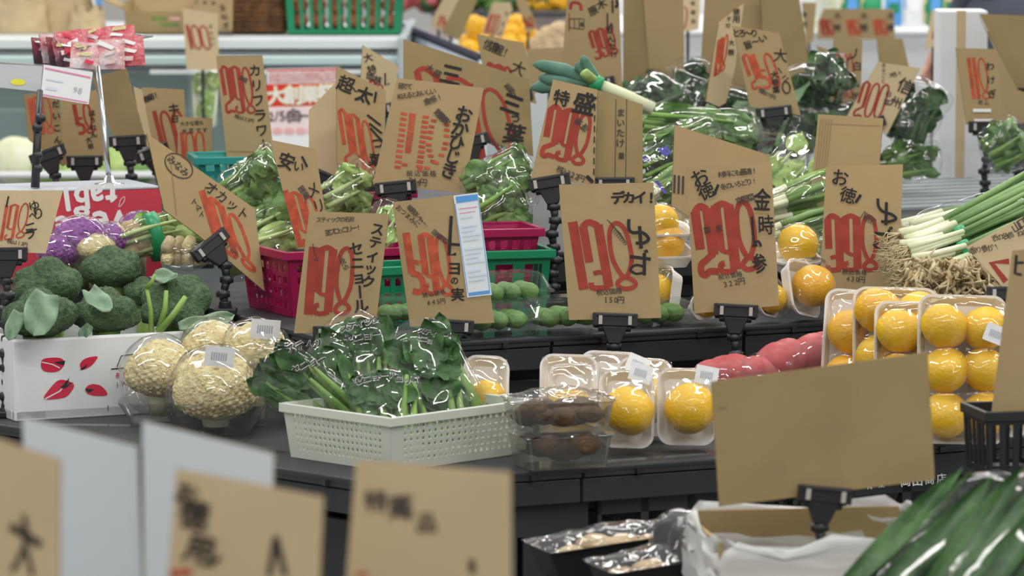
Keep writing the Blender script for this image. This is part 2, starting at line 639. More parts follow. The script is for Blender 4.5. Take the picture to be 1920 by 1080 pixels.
def tier(name, label, c, l1, l2, zt, drop, e2=E2):
    root = T(name, label, 'display shelf', V((c.x, c.y, zt - drop)))
    slab('shelf_top', c, l1, l2, zt - .012, zt, 'shelf_black', root, e2=e2)
    # fascia boards with a lip, one per segment
    seg = .40
    for dirn, other, L in ((E1, e2, l1), (e2, E1, l2)):
        k = int(L / seg)
        for i in range(k):
            mm = M()
            a = V((c.x, c.y, 0)) + dirn * (i * seg + .003) + other * .006
            b = a + dirn * (seg - .006)
            for (z0, z1, o) in ((zt - .062, zt - .021, 0), (zt - .019, zt - .002, -.004)):
                q = [a + other * o, b + other * o, b + other * .012, a + other * .012]
                mm.hexa([p + ZUP * z0 for p in q] + [p + ZUP * z1 for p in q])
            part('fascia_board', mm, 'shelf_black', root, world=True, bevel=.002)
            # small bolts on the lip
            mm = M()
            for t in (.1, .3):
                p = a + dirn * t - other * .005 + ZUP * (zt - .013)
                mm.box(p, (.010, .010, .010), Matrix.Rotation(R(25), 3, 'Z'))
            part('rail_bolt', mm, 'black_plastic', root, world=True)
    return root

t1 = tier('display_tier', 'lowest black display tier carrying the white basket and citrus packs', C1, 2.4, 1.6, .69, .085, E2B)
t2 = tier('display_tier', 'middle black display tier holding the front row of price cards', C2, 2.0, 1.2, .844, .085)
t3 = tier('display_tier', 'topmost black display tier of the island under the bagged greens', C3, 2.4, 1.5, .95, .085)
# dark risers between tiers
for nm, c, l1, l2, z0, z1, o in (('riser', C1, 2.30, 1.45, .02, .60, .10), ('riser', C2, 1.95, 1.15, .69, .76, .05), ('riser', C3, 2.3, 1.45, .844, .87, .03)):
    root = {C1: t1, C2: t2, C3: t3}[c] if False else (t1 if c is C1 else t2 if c is C2 else t3)
    slab(nm, c, l1, l2, z0, z1, 'black_plastic', root, o1=o, o2=o, e2=E2B if c is C1 else E2)

# lattice crates under the lowest tier (right side) with slots
def lattice_crate(label, o1, L, zt, h, diag, txt=None):
    a = V((C1.x, C1.y, 0)) + E1 * o1 + E2 * .03
    root = T('black_crate', label, 'crate', a + ZUP * (zt - h), 'black crates under the lowest tier')
    def P(u, w):
        return a + E1 * (L * u) + ZUP * (zt - h + h * w)
    mm = M()
    nx, ny = (27, 13)
    if not diag:
        mm.grid(lambda u, w: P(u, w), nx, ny, skip=lambda i, j: (i % 9 in (2, 4, 6)) and (j in (2, 3, 4, 8, 9, 10)))
        part('crate_wall', mm, 'shelf_black', root, world=True, solid=.006)
    else:
        for (u0, w0, u1, w1) in ((0, 0, 1, .07), (0, .93, 1, 1), (0, .46, 1, .54)):
            q = [P(u0, w0), P(u1, w0), P(u1, w1), P(u0, w1)]
            mm.hexa([p + E2 * .0 for p in q] + [p + E2 * .012 for p in q])
        for i in range(5):
            u = i / 4
            q = [P(max(0, u - .02), 0), P(min(1, u + .02), 0), P(min(1, u + .02), 1), P(max(0, u - .02), 1)]
            mm.hexa(q + [p + E2 * .012 for p in q])
        part('crate_wall', mm, 'shelf_black', root, world=True)
        for i in range(4):
            for wlo in (.07, .54):
                mm = M()
                for s_ in (0, 1):
                    for off in (0, .5):
                        for (ua, ub) in (((i + off) / 4, (i + off + .5) / 4),):
                            x0, x1 = (ua, ub) if s_ == 0 else (ub, ua)
                            mm.tube([P(x0, wlo) + E2 * .02, P(x1, wlo + .39) + E2 * .02], .0022, 5)
                part('lattice', mm, 'shelf_black', root, world=True)
    if txt:
        ink = Ink()
        txt(ink)
        n = -E2
        ink.build(root, plane_map(a, n, .004))
    return root
lattice_crate('black slotted crate under the tier beside the blurred brown card', .12, .30, .624, .34, False)
lattice_crate('black lattice crate under the tier left of the blank board', .44, .36, .624, .34, True)
lattice_crate('black crate bearing white shop lettering behind the blank board', .82, .46, .624, .34, True)
ink = Ink()
ink.text('white_ink', '岡田商店', (1697, 903), (1765, 897), 21, .02)
ink.text('white_ink', '青果', (1630, 911), (1652, 909), 13, .0)
for o in ink.build(t1, plane_map(C1 + E2 * .006, -E2, .0008)):
    o.name = 'shelf_lettering'
# ---------------------------------------------------------------- price cards
def ell(cx, cy, a, b, rot, n=24):
    r = R(rot)
    pts = []
    for i in range(n + 1):
        t = 2 * math.pi * (i % n) / n
        x, y = a * math.cos(t), b * math.sin(t)
        pts.append((cx + x * math.cos(r) - y * math.sin(r), cy + x * math.sin(r) + y * math.cos(r)))
    return pts
K, KT, RD, OR = 'ink', 'ink_thin', 'red_ink', 'orange_ink'

def f(k):
    k.price(RD, '198', (579, 463), (668, 461), (569, 590), 14)
    k.text(K, 'スティック', (708, 430), (691, 528), 27, .03)
    k.text(K, 'セニョール', (668, 466), (677, 574), 29, .03)
    k.text(KT, 'スティックの名前', (598, 412), (660, 411), 11, .012)
    k.text(KT, '茎ブロッコリー!', (615, 436), (672, 426), 13, .012)
    k.stroke(KT, [(587, 457), (590, 475), (596, 488), (588, 486)], 1.5)
    k.text(KT, '(税込', (637, 480), (648, 500), 12, .01)
card('card reading 198 in red with two columns of black katakana, above the white basket', [(580, 396), (729, 401), (703, 622), (551, 625)], 7.68, -4, 6, f)

def f(k):
    k.price(OR, '598', (757, 436), (838, 440), (772, 549), 12)
    k.stroke(K, [(846, 405), (842, 478), (855, 476)], 6, False)
    k.stroke(K, [(846, 458), (862, 459)], 5, False)
    k.text(K, 'ヨ', (852, 503), (852, 503), 30, .03, True)
    k.text(K, 'の', (852, 526), (852, 526), 17, .03, True)
    k.text(K, '実', (858, 552), (858, 552), 26, .025, True)
    k.text(KT, 'おつまみに', (748, 390), (782, 420), 12, .012)
    k.text(KT, '最適です!', (769, 390), (797, 420), 12, .012)
    k.text(KT, '税込価格', (797, 553), (830, 547), 10, .012)
    k.text(KT, '645円', (804, 567), (830, 564), 12, .012)
    k.text(KT, '国産野菜', (815, 436), (836, 452), 11, .014)
    k.poly('board_white', [(850, 367), (896, 361), (922, 553), (876, 558)])
    k.poly('blue_ink', [(854, 369), (895, 364), (897, 375), (856, 381)])
    k.poly('blue_ink', [(878, 549), (918, 544), (919, 550), (879, 555)])
    for (a, b) in (((853, 382), (877, 549)), ((897, 376), (918, 544))):
        k.stroke('blue_ink', [a, b], 1.2, False)
    for i in range(17):
        y = 392 + i * 8.4
        x = 859 + (y - 382) * .144
        if i not in (3, 8, 13):
            k.stroke('pale_blue' if i > 1 else 'pink_ink', [(x, y), (x + 34 - (i % 3) * 5, y - 4.2)], 4.2 if i > 1 else 1.6, False)
card('card reading 598 in orange with a long white and blue sticker', [(736, 379), (893, 361), (927, 605), (769, 613)], 7.76, 5, 6, f)

def f(k):
    k.price(RD, '138', (1062, 416), (1178, 414), (1083, 543), 15)
    k.text(K, 'デカイ!', (1158, 371), (1221, 370), 25, .045, xs=1.1)
    k.stroke(K, [(1179, 411), (1179, 428), (1186, 436), (1204, 436), (1216, 447), (1208, 455), (1192, 456)], 6)
    k.stroke(K, [(1199, 424), (1202, 466)], 6.5, False)
    k.stroke(K, [(1181, 481), (1220, 486)], 6, False)
    k.stroke(K, [(1208, 474), (1208, 516)], 6, False)
    k.stroke(K, [(1208, 500), (1192, 497), (1182, 505), (1192, 513), (1208, 511)], 4.5)
    k.text(K, '゛', (1221, 480), (1221, 480), 28, .04, True)
    k.text(KT, '税込価格', (1124, 548), (1160, 545), 12, .012)
    k.text(KT, '150円', (1136, 562), (1164, 562), 15, .012)
    for i in range(9):
        k.stroke(KT, [(1138 + i * 3, 412 + i * 3), (1150 + i * 3, 424 + i * 4), (1146 + i * 3, 434 + i * 3)], 1.3)
card('card reading 138 in red with three black letters over the number, on a front clip', [(1048, 346), (1225, 342), (1240, 596), (1067, 600)], 7.80, 2, 6, f)

def f(k):
    k.price(RD, '298', (1297, 388), (1410, 372), (1313, 518), 17)
    k.text(K, 'お徳', (1312, 333), (1324, 358), 34, .015, False, ang=-28)
    k.stroke(K, [(1347, 346), (1338, 366)], 5, False)
    k.text(KT, '材料にも最適!', (1352, 327), (1414, 320), 13, .015)
    k.text(KT, '冬のいろどり!', (1356, 350), (1414, 339), 13, .015)
    k.text(K, '金', (1429, 375), (1429, 375), 44, .02, True, xs=.75)
    k.text(K, '時', (1436, 422), (1436, 422), 38, .012, True, xs=.8)
    k.stroke(K, [(1410, 406), (1413, 448), (1419, 462)], 4.5)
    k.stroke(K, [(1411, 462), (1421, 452), (1427, 462)], 4.5)
    k.text(K, '参', (1424, 494), (1424, 494), 40, .02, True, xs=.7, ang=-10)
    k.text(KT, '税込価格', (1352, 519), (1386, 514), 11, .012)
    k.text(KT, '322円', (1360, 533), (1390, 527), 14, .012)
    k.text(KT, '京野菜', (1386, 376), (1408, 370), 15, .015)
    k.text(KT, '国産', (1326, 431), (1348, 427), 13, .01)
card('card reading 298 in red with four black kanji down its right side', [(1287, 313), (1446, 303), (1461, 573), (1302, 588)], 7.92, 0, 6, f)

def f(k):
    k.price(RD, '398', (1547, 404), (1645, 402), (1550, 508), 13)
    k.text(K, 'お徳', (1575, 333), (1590, 366), 32, .015, False, ang=12)
    k.stroke(K, [(1614, 365), (1604, 380)], 5, False)
    k.stroke(K, [(1646, 372), (1647, 386), (1655, 396), (1672, 402), (1680, 410), (1668, 415), (1652, 415)], 5)
    k.stroke(K, [(1662, 379), (1661, 422)], 5.5, False)
    k.stroke(K, [(1640, 437), (1677, 441)], 5.5, False)
    k.stroke(K, [(1667, 430), (1663, 471)], 5, False)
    k.stroke(K, [(1666, 455), (1648, 452), (1638, 458), (1648, 464), (1664, 464)], 4)
    k.text(K, '゛', (1679, 436), (1679, 436), 26, .04, True)
    k.text(KT, '税込価格', (1584, 509), (1620, 511), 11, .012)
    k.text(KT, '430円', (1590, 522), (1616, 524), 13, .012)
    for i in range(6):
        k.stroke(KT, [(1614 + i * 4, 408 + i), (1622 + i * 4, 396 + i * 3), (1620 + i * 4, 414 + i * 2)], 1.3)
card('card reading 398 in red, clipped behind the right citrus packs', [(1549, 312), (1693, 308), (1685, 552), (1536, 560)], 8.15, -2, 6, f)

def f(k):
    k.price(OR, '198', (370, 351), (452, 412), (402, 455), 10)
    k.text(K, 'オカット', (396, 353), (455, 400), 25, .005)
    k.stroke(KT, ell(335, 311, 29, 19, 38), 2)
    k.text(KT, 'みなみ', (322, 300), (346, 322), 17, .015)
    k.text(KT, 'トマト', (364, 378), (378, 402), 14, .015, False, ang=30)
    k.text(KT, '税込214円', (408, 444), (440, 475), 10, .012)
    k.stroke('kraft_line', [(318, 285), (331, 404)], 1.2, False)
card('steeply slanted card reading 198 with an oval stamp, above the broccoli', [(275, 250), (478, 391), (496, 546), (372, 441), (308, 394)], 8.16, 24, 10, f)

def f(k):
    k.text(K, '安', (537, 302), (537, 302), 34, .02, False, ang=18)
    k.text(K, 'い', (560, 312), (560, 312), 22, .02, False, ang=15)
    k.stroke(K, [(566, 293), (576, 313)], 4, False)
    k.text(K, 'メリ', (587, 356), (598, 386), 32, .005, True, xs=.8)
    k.price(OR, '198', (529, 356), (588, 365), (558, 462), 8)
    k.text(KT, '国産', (566, 355), (574, 366), 14, .02)
card('narrow leaning card with red stripes behind the 198 katakana card', [(506, 262), (591, 279), (622, 470), (562, 482)], 8.25, 8, 6, f)

def f(k):
    k.text(K, '超', (648, 158), (648, 158), 34, .02, False, ang=18)
    k.text(K, '〜', (664, 168), (664, 168), 16, .03, False, ang=30)
    k.text(K, '太', (683, 178), (683, 178), 32, .035, False, ang=20)
    k.stroke(K, [(705, 172), (702, 192)], 4, False)
    k.price(OR, '298', (632, 200), (694, 228), (648, 312), 7)
    for (a, b) in (((688, 215), (714, 235)), ((692, 231), (716, 250)), ((694, 240), (718, 266))):
        k.stroke(K, [a, b], 3.5, False)
    k.text(K, 'つ葉', (708, 268), (704, 300), 26, .02, True)
    k.text(KT, '税込322円', (665, 315), (695, 332), 9, .012)
card('left of the overlapping cards, reading 298 beneath a black thick-stroke slogan', [(631, 124), (724, 170), (718, 345), (690, 350), (632, 305)], 8.62, 14, 5, f)

def f(k):
    k.price(OR, '198', (748, 210), (846, 214), (735, 320), 13, dash=True)
    k.text(K, 'おかひじき', (870, 214), (842, 320), 34, .03)
    k.text(KT, '茹でて', (752, 161), (768, 162), 12, .015)
    k.text(KT, '和えるとおいしい', (750, 181), (812, 171), 12, .015)
    k.text(KT, '食感!', (801, 190), (824, 182), 14, .015)
    k.text(KT, '数量限定', (822, 212), (838, 228), 15, .02)
    k.text(KT, '税込価格', (768, 325), (812, 325), 12, .012)
    k.text(KT, '214円', (770, 338), (794, 342), 15, .012)
card('card whose orange 198 is built of short dashes, hiragana at its right', [(744, 146), (907, 165), (869, 362), (699, 345)], 8.40, -4, 6, f)

def f(k):
    k.price(RD, '298', (772, 120), (950, 172), (800, 270), 12)
    k.text(K, '三', (846, 140), (846, 140), 40, .03, False, ang=14)
    k.text(K, '三', (960, 195), (960, 195), 44, .035, False, ang=16)
    k.text(K, 'つ', (966, 222), (966, 222), 20, .03, False, ang=16)
    k.text(K, '葉', (964, 252), (964, 252), 40, .02, False, ang=14)
    k.text(KT, '新鮮!', (952, 162), (966, 178), 14, .015)
    k.text(KT, '大盛', (806, 128), (820, 138), 15, .012)
    k.text(KT, '税込322円', (915, 262), (945, 280), 12, .015)
card('widest slanted card behind the dashed one, with three bold bars of black kanji', [(757, 73), (992, 149), (1000, 293), (893, 262), (757, 216)], 8.85, 10, 6, f, m='card_back')

def f(k):
    k.price(RD, '298', (1031, 196), (1114, 214), (1013, 292), 12)
    k.text(K, '特', (1053, 184), (1053, 184), 34, .025, False, ang=14)
    k.text(K, '盛', (1096, 194), (1096, 194), 44, .03, False, ang=14)
    k.text(KT, '税込322円', (1050, 318), (1090, 334), 14, .012)
    k.text(KT, '新物', (1085, 228), (1096, 240), 15, .015)
    k.stroke(K, [(1100, 330), (1112, 342)], 7, False)
    for i in range(7):
        k.stroke(K, [(1115.5 - i * .3, 196 + i * 20), (1115.2 - i * .3, 208 + i * 20)], 2.2, False)
card('card reading 298 in red below two heavy black kanji, beside printed carton board', [(1037, 149), (1120, 168), (1115, 345), (995, 336)], 8.30, -6, 6, f)

def f(k):
    for x in (1155, 1175):
        k.stroke('ink_thin', [(x, 186), (x - 2, 341)], 1.2, False)
    k.text(KT, 'まいたけ', (1164, 211), (1163, 268), 17, .02)
    k.text(KT, '量', (1165, 292), (1165, 292), 13, .01, True)
card('tan carton board printed with a narrow box of small hiragana', [(1121, 169), (1205, 196), (1205, 342), (1116, 344)], 8.33, 6, 6, f, m='card_back', name='carton_board', cat='cardboard', group='plain cardboard boards')

def f(k):
    k.price(RD, '298', (411, 124), (468, 124), (424, 212), 7)
    k.text(K, 'カリフラワー', (478, 132), (494, 272), 25, .02)
    k.text(KT, '税込322円', (444, 218), (472, 226), 9, .01)
    k.text(KT, '国産', (452, 146), (460, 150), 10, .01)
    k.stroke('kraft_line', [(426, 283), (505, 285)], 1.2, False)
card('tall card reading 298 with a column of six katakana on its right', [(405, 105), (492, 104), (515, 300), (508, 335), (428, 324)], 9.0, 3, 5, f)
card('blank pale card half hidden between the red poster and the 298 slogan card', [(632, 152), (579, 207), (579, 300), (604, 341), (634, 328)], 8.70, -18, 4, m='card_pale', name='carton_board', cat='cardboard', group='plain cardboard boards')

def f(k):
    k.text(K, '大特', (690, 108), (697, 130), 18, .015)
    k.text(K, '価格', (694, 142), (708, 150), 16, .015, False, ang=20)
    k.stroke(K, [(722, 137), (722, 160), (730, 156)], 3, False)
    k.price(RD, '98', (692, 148), (720, 160), (692, 190), 5)
card('small pale card leaning behind the thick-stroke slogan card', [(680, 84), (746, 124), (738, 220), (690, 200), (676, 150)], 9.4, 12, 5, f, m='card_pale')

def f(k):
    k.text(K, '信濃産!', (915, 84), (948, 98), 22, .008, xs=.8)
    k.text(K, '大', (972, 128), (972, 128), 28, .005, False, ang=25)
    k.price(RD, '398', (912, 117), (958, 126), (922, 170), 8)
card('card with black scribbled kanji peeking above the widest slanted card', [(894, 64), (982, 80), (1006, 195), (912, 165)], 9.3, 3, 5, f)

def f(k):
    k.price(RD, '398', (1102, 60), (1146, 46), (1117, 112), 6.5)
    k.stroke(RD, [(1070, 18), (1071, 7), (1081, 5), (1088, 9), (1090, 20)], 6)
    k.stroke(RD, [(1067, 24), (1067, 58)], 2, False)
    k.text(K, '原木', (1112, 20), (1128, 8), 20, .015, False, ang=-25)
    k.stroke(K, [(1139, 24), (1140, 60), (1148, 56), (1146, 44), (1141, 58)], 2.6)
    k.text(K, 'んたけ', (1146, 72), (1151, 102), 15, .015, True)
    k.stroke(K, [(1148, 0), (1149, 24)], 3, False)
    k.stroke(K, [(1156, 0), (1158, 10), (1153, 13)], 5)
    for a in ((1068, 35, 1094, 35), (1095, 35, 1095, 55), (1094, 55, 1068, 52), (1068, 52, 1068, 35), (1077, 36, 1077, 53), (1086, 36, 1086, 54)):
        k.stroke(KT, [(a[0], a[1]), (a[2], a[3])], 1.3, False)
    k.text(KT, '♠', (1090, 45), (1090, 45), 10, 0)
card('tall card reading 398 cut from a carton with handling symbols', [(1064, -12), (1160, -12), (1167, 165), (1150, 170), (1053, 132)], 9.5, -3, 4, f)
card('tall blank folded board between two clips at the top centre', [(1169, -12), (1206, -12), (1220, 172), (1168, 165)], 9.72, -26, 3, m='card_back', name='carton_board', cat='cardboard', group='plain cardboard boards')
card('wide blank board right of the fold at the top centre', [(1206, -12), (1281, -12), (1284, 178), (1220, 172)], 9.70, 2, 3, m='card', name='carton_board', cat='cardboard', group='plain cardboard boards')

def f(k):
    k.price(OR, '198', (1346, 76), (1367, 60), (1338, 145), 4.5)
    k.text(K, '千切', (1366, 36), (1364, 48), 10, .015)
    k.text(K, '徳用', (1380, 22), (1380, 36), 14, .015)
    k.text(K, '大根', (1371, 80), (1370, 98), 12, .02)
card('narrow side-on card reading 198 leaning against the blank carton', [(1348, 42), (1395, 7), (1378, 130), (1361, 193), (1320, 215)], 9.35, 30, 3, f, m='card_pale')

def f(k):
    k.price(OR, '250', (1389, 103), (1446, 98), (1411, 168), 6.5)
    k.text(K, 'とろ〜り', (1380, 62), (1414, 62), 17, .02)
    k.text(K, '旨〜い', (1402, 84), (1430, 72), 17, .02)
    k.text(K, '大', (1463, 104), (1463, 104), 26, .005, True)
    k.text(K, 'ーニ', (1462, 132), (1472, 146), 15, .02, True)
    k.stroke(K, ell(1474, 164, 7, 11, -10), 2.4)
    k.text(K, '大根葉', (1452, 140), (1455, 168), 14, .03, True)
    k.text(KT, '税込270円', (1428, 170), (1450, 182), 10, .012)
card('card reading 250 in orange, leaning right of the narrow side-on card', [(1373, 48), (1461, 62), (1501, 216), (1406, 200)], 9.25, 5, 5, f)
card('large blank carton board, left half, behind the leaning 250 card', [(1322, -12), (1426, -12), (1438, 182), (1310, 180)], 9.95, -5, 2, m='card', name='carton_board', cat='cardboard', group='plain cardboard boards')
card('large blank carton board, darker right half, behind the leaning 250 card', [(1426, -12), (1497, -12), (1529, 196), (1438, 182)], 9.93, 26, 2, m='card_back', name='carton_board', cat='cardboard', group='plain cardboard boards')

def f(k):
    k.price(OR, '398', (1563, 102), (1600, 98), (1563, 186), 5)
    k.stroke(K, [(1606, 91), (1602, 106), (1588, 112), (1572, 134)], 2.6)
    k.stroke(K, [(1571, 98), (1598, 156)], 2, False)
    k.text(K, '白', (1607, 124), (1607, 124), 20, .012)
    k.text(K, 'ねぎ', (1605, 158), (1603, 180), 14, .02, True)
    k.text(K, '山東', (1581, 160), (1581, 160), 22, .02)
card('upright card with its red price crossed out by two black strokes', [(1563, 66), (1617, 75), (1613, 225), (1557, 218)], 9.8, 2, 4, f)

def f(k):
    k.price(RD, '200', (1619, 152), (1672, 158), (1598, 218), 5.5)
    k.text(K, '信', (1698, 162), (1698, 162), 30, .015, False, ang=22)
    k.text(K, '州', (1680, 192), (1680, 192), 24, .015, False, ang=20)
    k.text(KT, '白菜', (1666, 176), (1662, 192), 13, .015)
    k.text(KT, '大きい!', (1671, 141), (1688, 137), 11, .01)
    k.text(KT, 'まるごと', (1657, 122), (1656, 152), 9, .005)
card('strongly tilted card reading 200 behind the corrugated board', [(1647, 116), (1726, 128), (1664, 251), (1588, 217)], 9.55, 4, 5, f, m='card_pale')

def f(k):
    for i in range(5):
        k.stroke('kraft_line', [(1539 + i * 5, 222 + i * .4), (1519 + i * 4.2, 446)], 1.6, False)
    k.stroke('kraft_line', [(1548, 232), (1652, 236)], 1.0, False)
card('blank board with a corrugated crease, behind the 398 card', [(1534, 214), (1656, 222), (1647, 330), (1552, 440), (1530, 452), (1512, 450)], 8.55, -14, 5, f, name='carton_board', cat='cardboard', group='plain cardboard boards')

def f(k):
    for i in range(3):
        k.stroke('ink_thin', [(1265 + i * 8, 328 + i), (1264 + i * 8, 362 + i)], 4, False)
card('blank slanted board behind the 298 card with four kanji', [(1265, 234), (1443, 291), (1446, 428), (1258, 417)], 8.28, 8, 4, f, m='card', name='carton_board', cat='cardboard', group='plain cardboard boards')

def f(k):
    k.price(OR, '118', (1811, 108), (1848, 107), (1822, 186), 6)
    k.text(K, 'わけぎ', (1856, 124), (1860, 176), 17, .015, True)
    k.stroke('white_ink', [(1824, 207), (1858, 207)], 6, False)
    k.stroke('white_ink', [(1826, 226), (1862, 226)], 6, False)
    k.text(KT, '税込', (1838, 192), (1850, 193), 9, .01)
card('card in front of the white foam post, three hiragana beside its red price', [(1792, 90), (1866, 92), (1886, 236), (1812, 234)], 9.5, 4, 3, f)
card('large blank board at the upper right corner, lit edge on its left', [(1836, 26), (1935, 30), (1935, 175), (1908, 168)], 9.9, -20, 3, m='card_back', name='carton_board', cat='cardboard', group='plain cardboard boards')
card('blank board flap hanging below the upper right corner board', [(1836, 30), (1908, 168), (1935, 178), (1935, 240), (1886, 240), (1866, 95)], 9.85, 4, 3, m='card', name='carton_board', cat='cardboard', group='plain cardboard boards')

def f(k):
    k.stroke(RD, [(1892, 490), (1859, 493), (1886, 528)], 11, False)
    k.text(KT, '山口県', (1906, 425), (1926, 412), 20, .01)
    k.text(KT, '西の名物 ねぎ', (1866, 446), (1922, 436), 13, .008, False, ang=-30)
    k.text(KT, '香り豊か!', (1824, 470), (1868, 462), 14, .008, False, ang=-30)
card('card tilted onto its corner beside the spring onions, red stroke in it', [(1940, 394), (1811, 463), (1893, 552), (1940, 500)], 7.55, -4, 8, f, m='card_pale')

def f(k):
    k.stroke(K, [(1906, 478), (1903, 512), (1916, 515)], 5, False)
    k.stroke(K, [(1905, 492), (1920, 492)], 4, False)
card('tall blank board cut by the right edge above the leek bag', [(1898, 470), (1940, 466), (1940, 792), (1857, 786)], 6.75, -8, 4, f, name='carton_board', cat='cardboard', group='plain cardboard boards')

def f(k):
    k.stroke('kraft_line', [(1347, 763), (1362, 762)], 4, False)
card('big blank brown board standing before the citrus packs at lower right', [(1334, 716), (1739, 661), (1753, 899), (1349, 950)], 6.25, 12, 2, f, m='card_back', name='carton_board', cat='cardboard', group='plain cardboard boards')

def f(k):
    k.price(OR, '198', (8, 386), (58, 378), (-3, 452), 5)
    k.text(K, 'ゆり', (64, 386), (72, 400), 24, .012, True, ang=-16)
    k.text(K, 'べ', (62, 404), (62, 404), 18, .02, True)
    k.text(K, 'ニラ', (58, 426), (56, 438), 24, .02, True, ang=-12)
    k.text(KT, '税込213円', (18, 452), (48, 458), 9, .012)
    k.stroke(K, [(16, 368), (12, 388)], 3, False)
card('card cut by the left edge reading 198 before the red carton', [(-14, 357), (118, 357), (86, 475), (-14, 472)], 7.85, 6, 6, f, m='card_pale')

def f(k):
    k.price(OR, '198', (50, 185), (92, 178), (62, 255), 6)
    k.text(K, 'だいこん', (104, 195), (108, 262), 15, .02, True)
card('card under the packet rack left of the thin black pole', [(44, 178), (106, 166), (126, 308), (118, 312), (54, 262)], 8.95, 14, 4, f, m='card_back')

def f(k):
    k.price(RD, '58', (136, 196), (168, 192), (146, 252), 7)
    k.text(K, 'ほうれん', (172, 212), (176, 252), 14, .02, True)
    k.text(K, '大根', (166, 262), (170, 274), 12, .02, True)
card('card under the packet rack between the black pole and steel pole', [(112, 186), (188, 166), (206, 294), (198, 302), (120, 300)], 9.1, 10, 4, f)
card('blank board under the packet rack right of the steel pole', [(172, 146), (236, 128), (276, 275), (262, 264), (212, 258)], 8.9, -12, 2, m='card_back', name='carton_board', cat='cardboard', group='plain cardboard boards')
card('narrow pale strip of board left of the card with red 100', [(250, 162), (266, 168), (292, 300), (268, 262)], 9.2, 22, 3, m='card_pale', name='carton_board', cat='cardboard', group='plain cardboard boards')

def f(k):
    k.price(RD, '100', (283, 208), (340, 204), (306, 300), 7)
    k.text(K, '春菊!', (274, 186), (292, 178), 14, .02)
    k.text(K, 'キ', (326, 204), (326, 204), 24, .02)
    k.text(K, '白', (328, 222), (328, 222), 16, .02)
card('card reading 100 in red left of the tall katakana card', [(266, 164), (345, 168), (354, 330), (300, 320), (284, 290)], 9.3, 4, 3, f)

def f(k):
    k.price(OR, '100', (336, 248), (382, 244), (342, 318), 6)
    k.text(KT, '大きな葉も', (342, 232), (378, 230), 10, .01)
    k.text(KT, '水菜です', (346, 246), (384, 244), 11, .012)
    k.text(K, '1ヶ', (374, 290), (390, 292), 16, .02)
    k.text(K, 'バラ', (380, 306), (392, 312), 15, .02)
card('smaller card reading 100 overlapping its taller neighbour', [(334, 219), (398, 222), (399, 345), (352, 330), (333, 290)], 9.05, 2, 3, f)

def f(k):
    k.price(RD, '100', (346, 46), (388, 48), (356, 92), 5)
    k.text(K, 'キャベツ', (395, 50), (398, 84), 9, .015, True)
card('pale card reading 100 standing before the steel counter', [(342, 15), (408, 26), (411, 132), (350, 130)], 11.3, 3, 2, f, m='card_pale')

def f(k):
    k.text(K, '玉ねぎ', (417, 15), (424, 48), 13, .015, True)
    k.text(KT, '大特価', (368, 4), (400, 6), 8, .01)
card('card with a column of kanji beside the wicker basket', [(362, -12), (437, -12), (436, 58), (408, 62), (404, 26), (366, 18)], 11.8, 2, 2, f)

def f(k):
    k.price(OR, '15', (824, 28), (846, 34), (818, 48), 4)
card('pale slanted card with red 15 before the far yellow fruit', [(836, -12), (866, -12), (832, 62), (806, 44)], 12.2, 10, 3, f, m='card_pale')
card('blank slanted board covering the card with red 15', [(866, -12), (900, -12), (862, 74), (828, 62)], 12.0, -4, 3, m='card_back', name='carton_board', cat='cardboard', group='plain cardboard boards')

def f(k):
    k.price('orange_ink', '100', (920, 26), (940, 28), (908, 62), 4)
    k.text(K, 'りんご', (950, 26), (938, 62), 9, .02, True)
card('film-sleeved pale card before the far yellow fruit', [(924, 4), (956, 4), (961, 16), (942, 68), (903, 64)], 12.1, 2, 3, f, m='card_pale')

def f(k):
    k.price(RD, '58', (980, 32), (998, 32), (984, 50), 5)
card('slanted card with a red price above the far fruit bags', [(964, -12), (982, -12), (1008, 52), (988, 62)], 11.9, -6, 3, f)

def f(k):
    for i, (x, c) in enumerate(((1536, RD), (1586, OR), (1636, OR))):
        k.price(c, '138', (x, 37), (x + 24, 36), (x + 6, 66), 5)
        k.text(K, '大根', (x + 34, 30), (x + 34, 52), 15, .02, True)
card('wide card with three red prices in a row at the far right', [(1545, 16), (1676, 17), (1678, 74), (1532, 74), (1534, 40)], 12.6, 2, 2, f)

def f(k):
    k.text(K, '青菜', (1508, 28), (1508, 46), 11, .015, True)
card('thin sliver of card right of the large dark carton board', [(1503, 4), (1531, 5), (1525, 76), (1512, 86)], 12.0, 2, 2, f)

def f(k):
    k.price(RD, '19', (1754, 44), (1766, 40), (1748, 74), 5)
card('small card with red marks left of the white foam post', [(1746, 20), (1776, 14), (1774, 80), (1735, 93)], 11.6, -6, 2, f, m='card_pale')
card('blank board standing behind the tilted card reading 200', [(1644, 70), (1692, 73), (1710, 150), (1652, 150)], 10.6, 12, 2, m='card_back', name='carton_board', cat='cardboard', group='plain cardboard boards')
card('blank dark corner of board left of the crossed-out card', [(1531, 86), (1566, 97), (1566, 160), (1548, 150)], 10.4, -8, 2, m='card_back', name='carton_board', cat='cardboard', group='plain cardboard boards')

def f(k):
    k.stroke(RD, [(1283, 12), (1288, 22), (1286, 44), (1282, 54)], 3)
    k.text(K, '青梗菜', (1299, 6), (1300, 40), 9, .015, True)
card('sliver of card with red arc between two large blank boards', [(1268, -12), (1313, -12), (1310, 55), (1270, 62)], 11.2, 2, 2, f, m='card_pale')

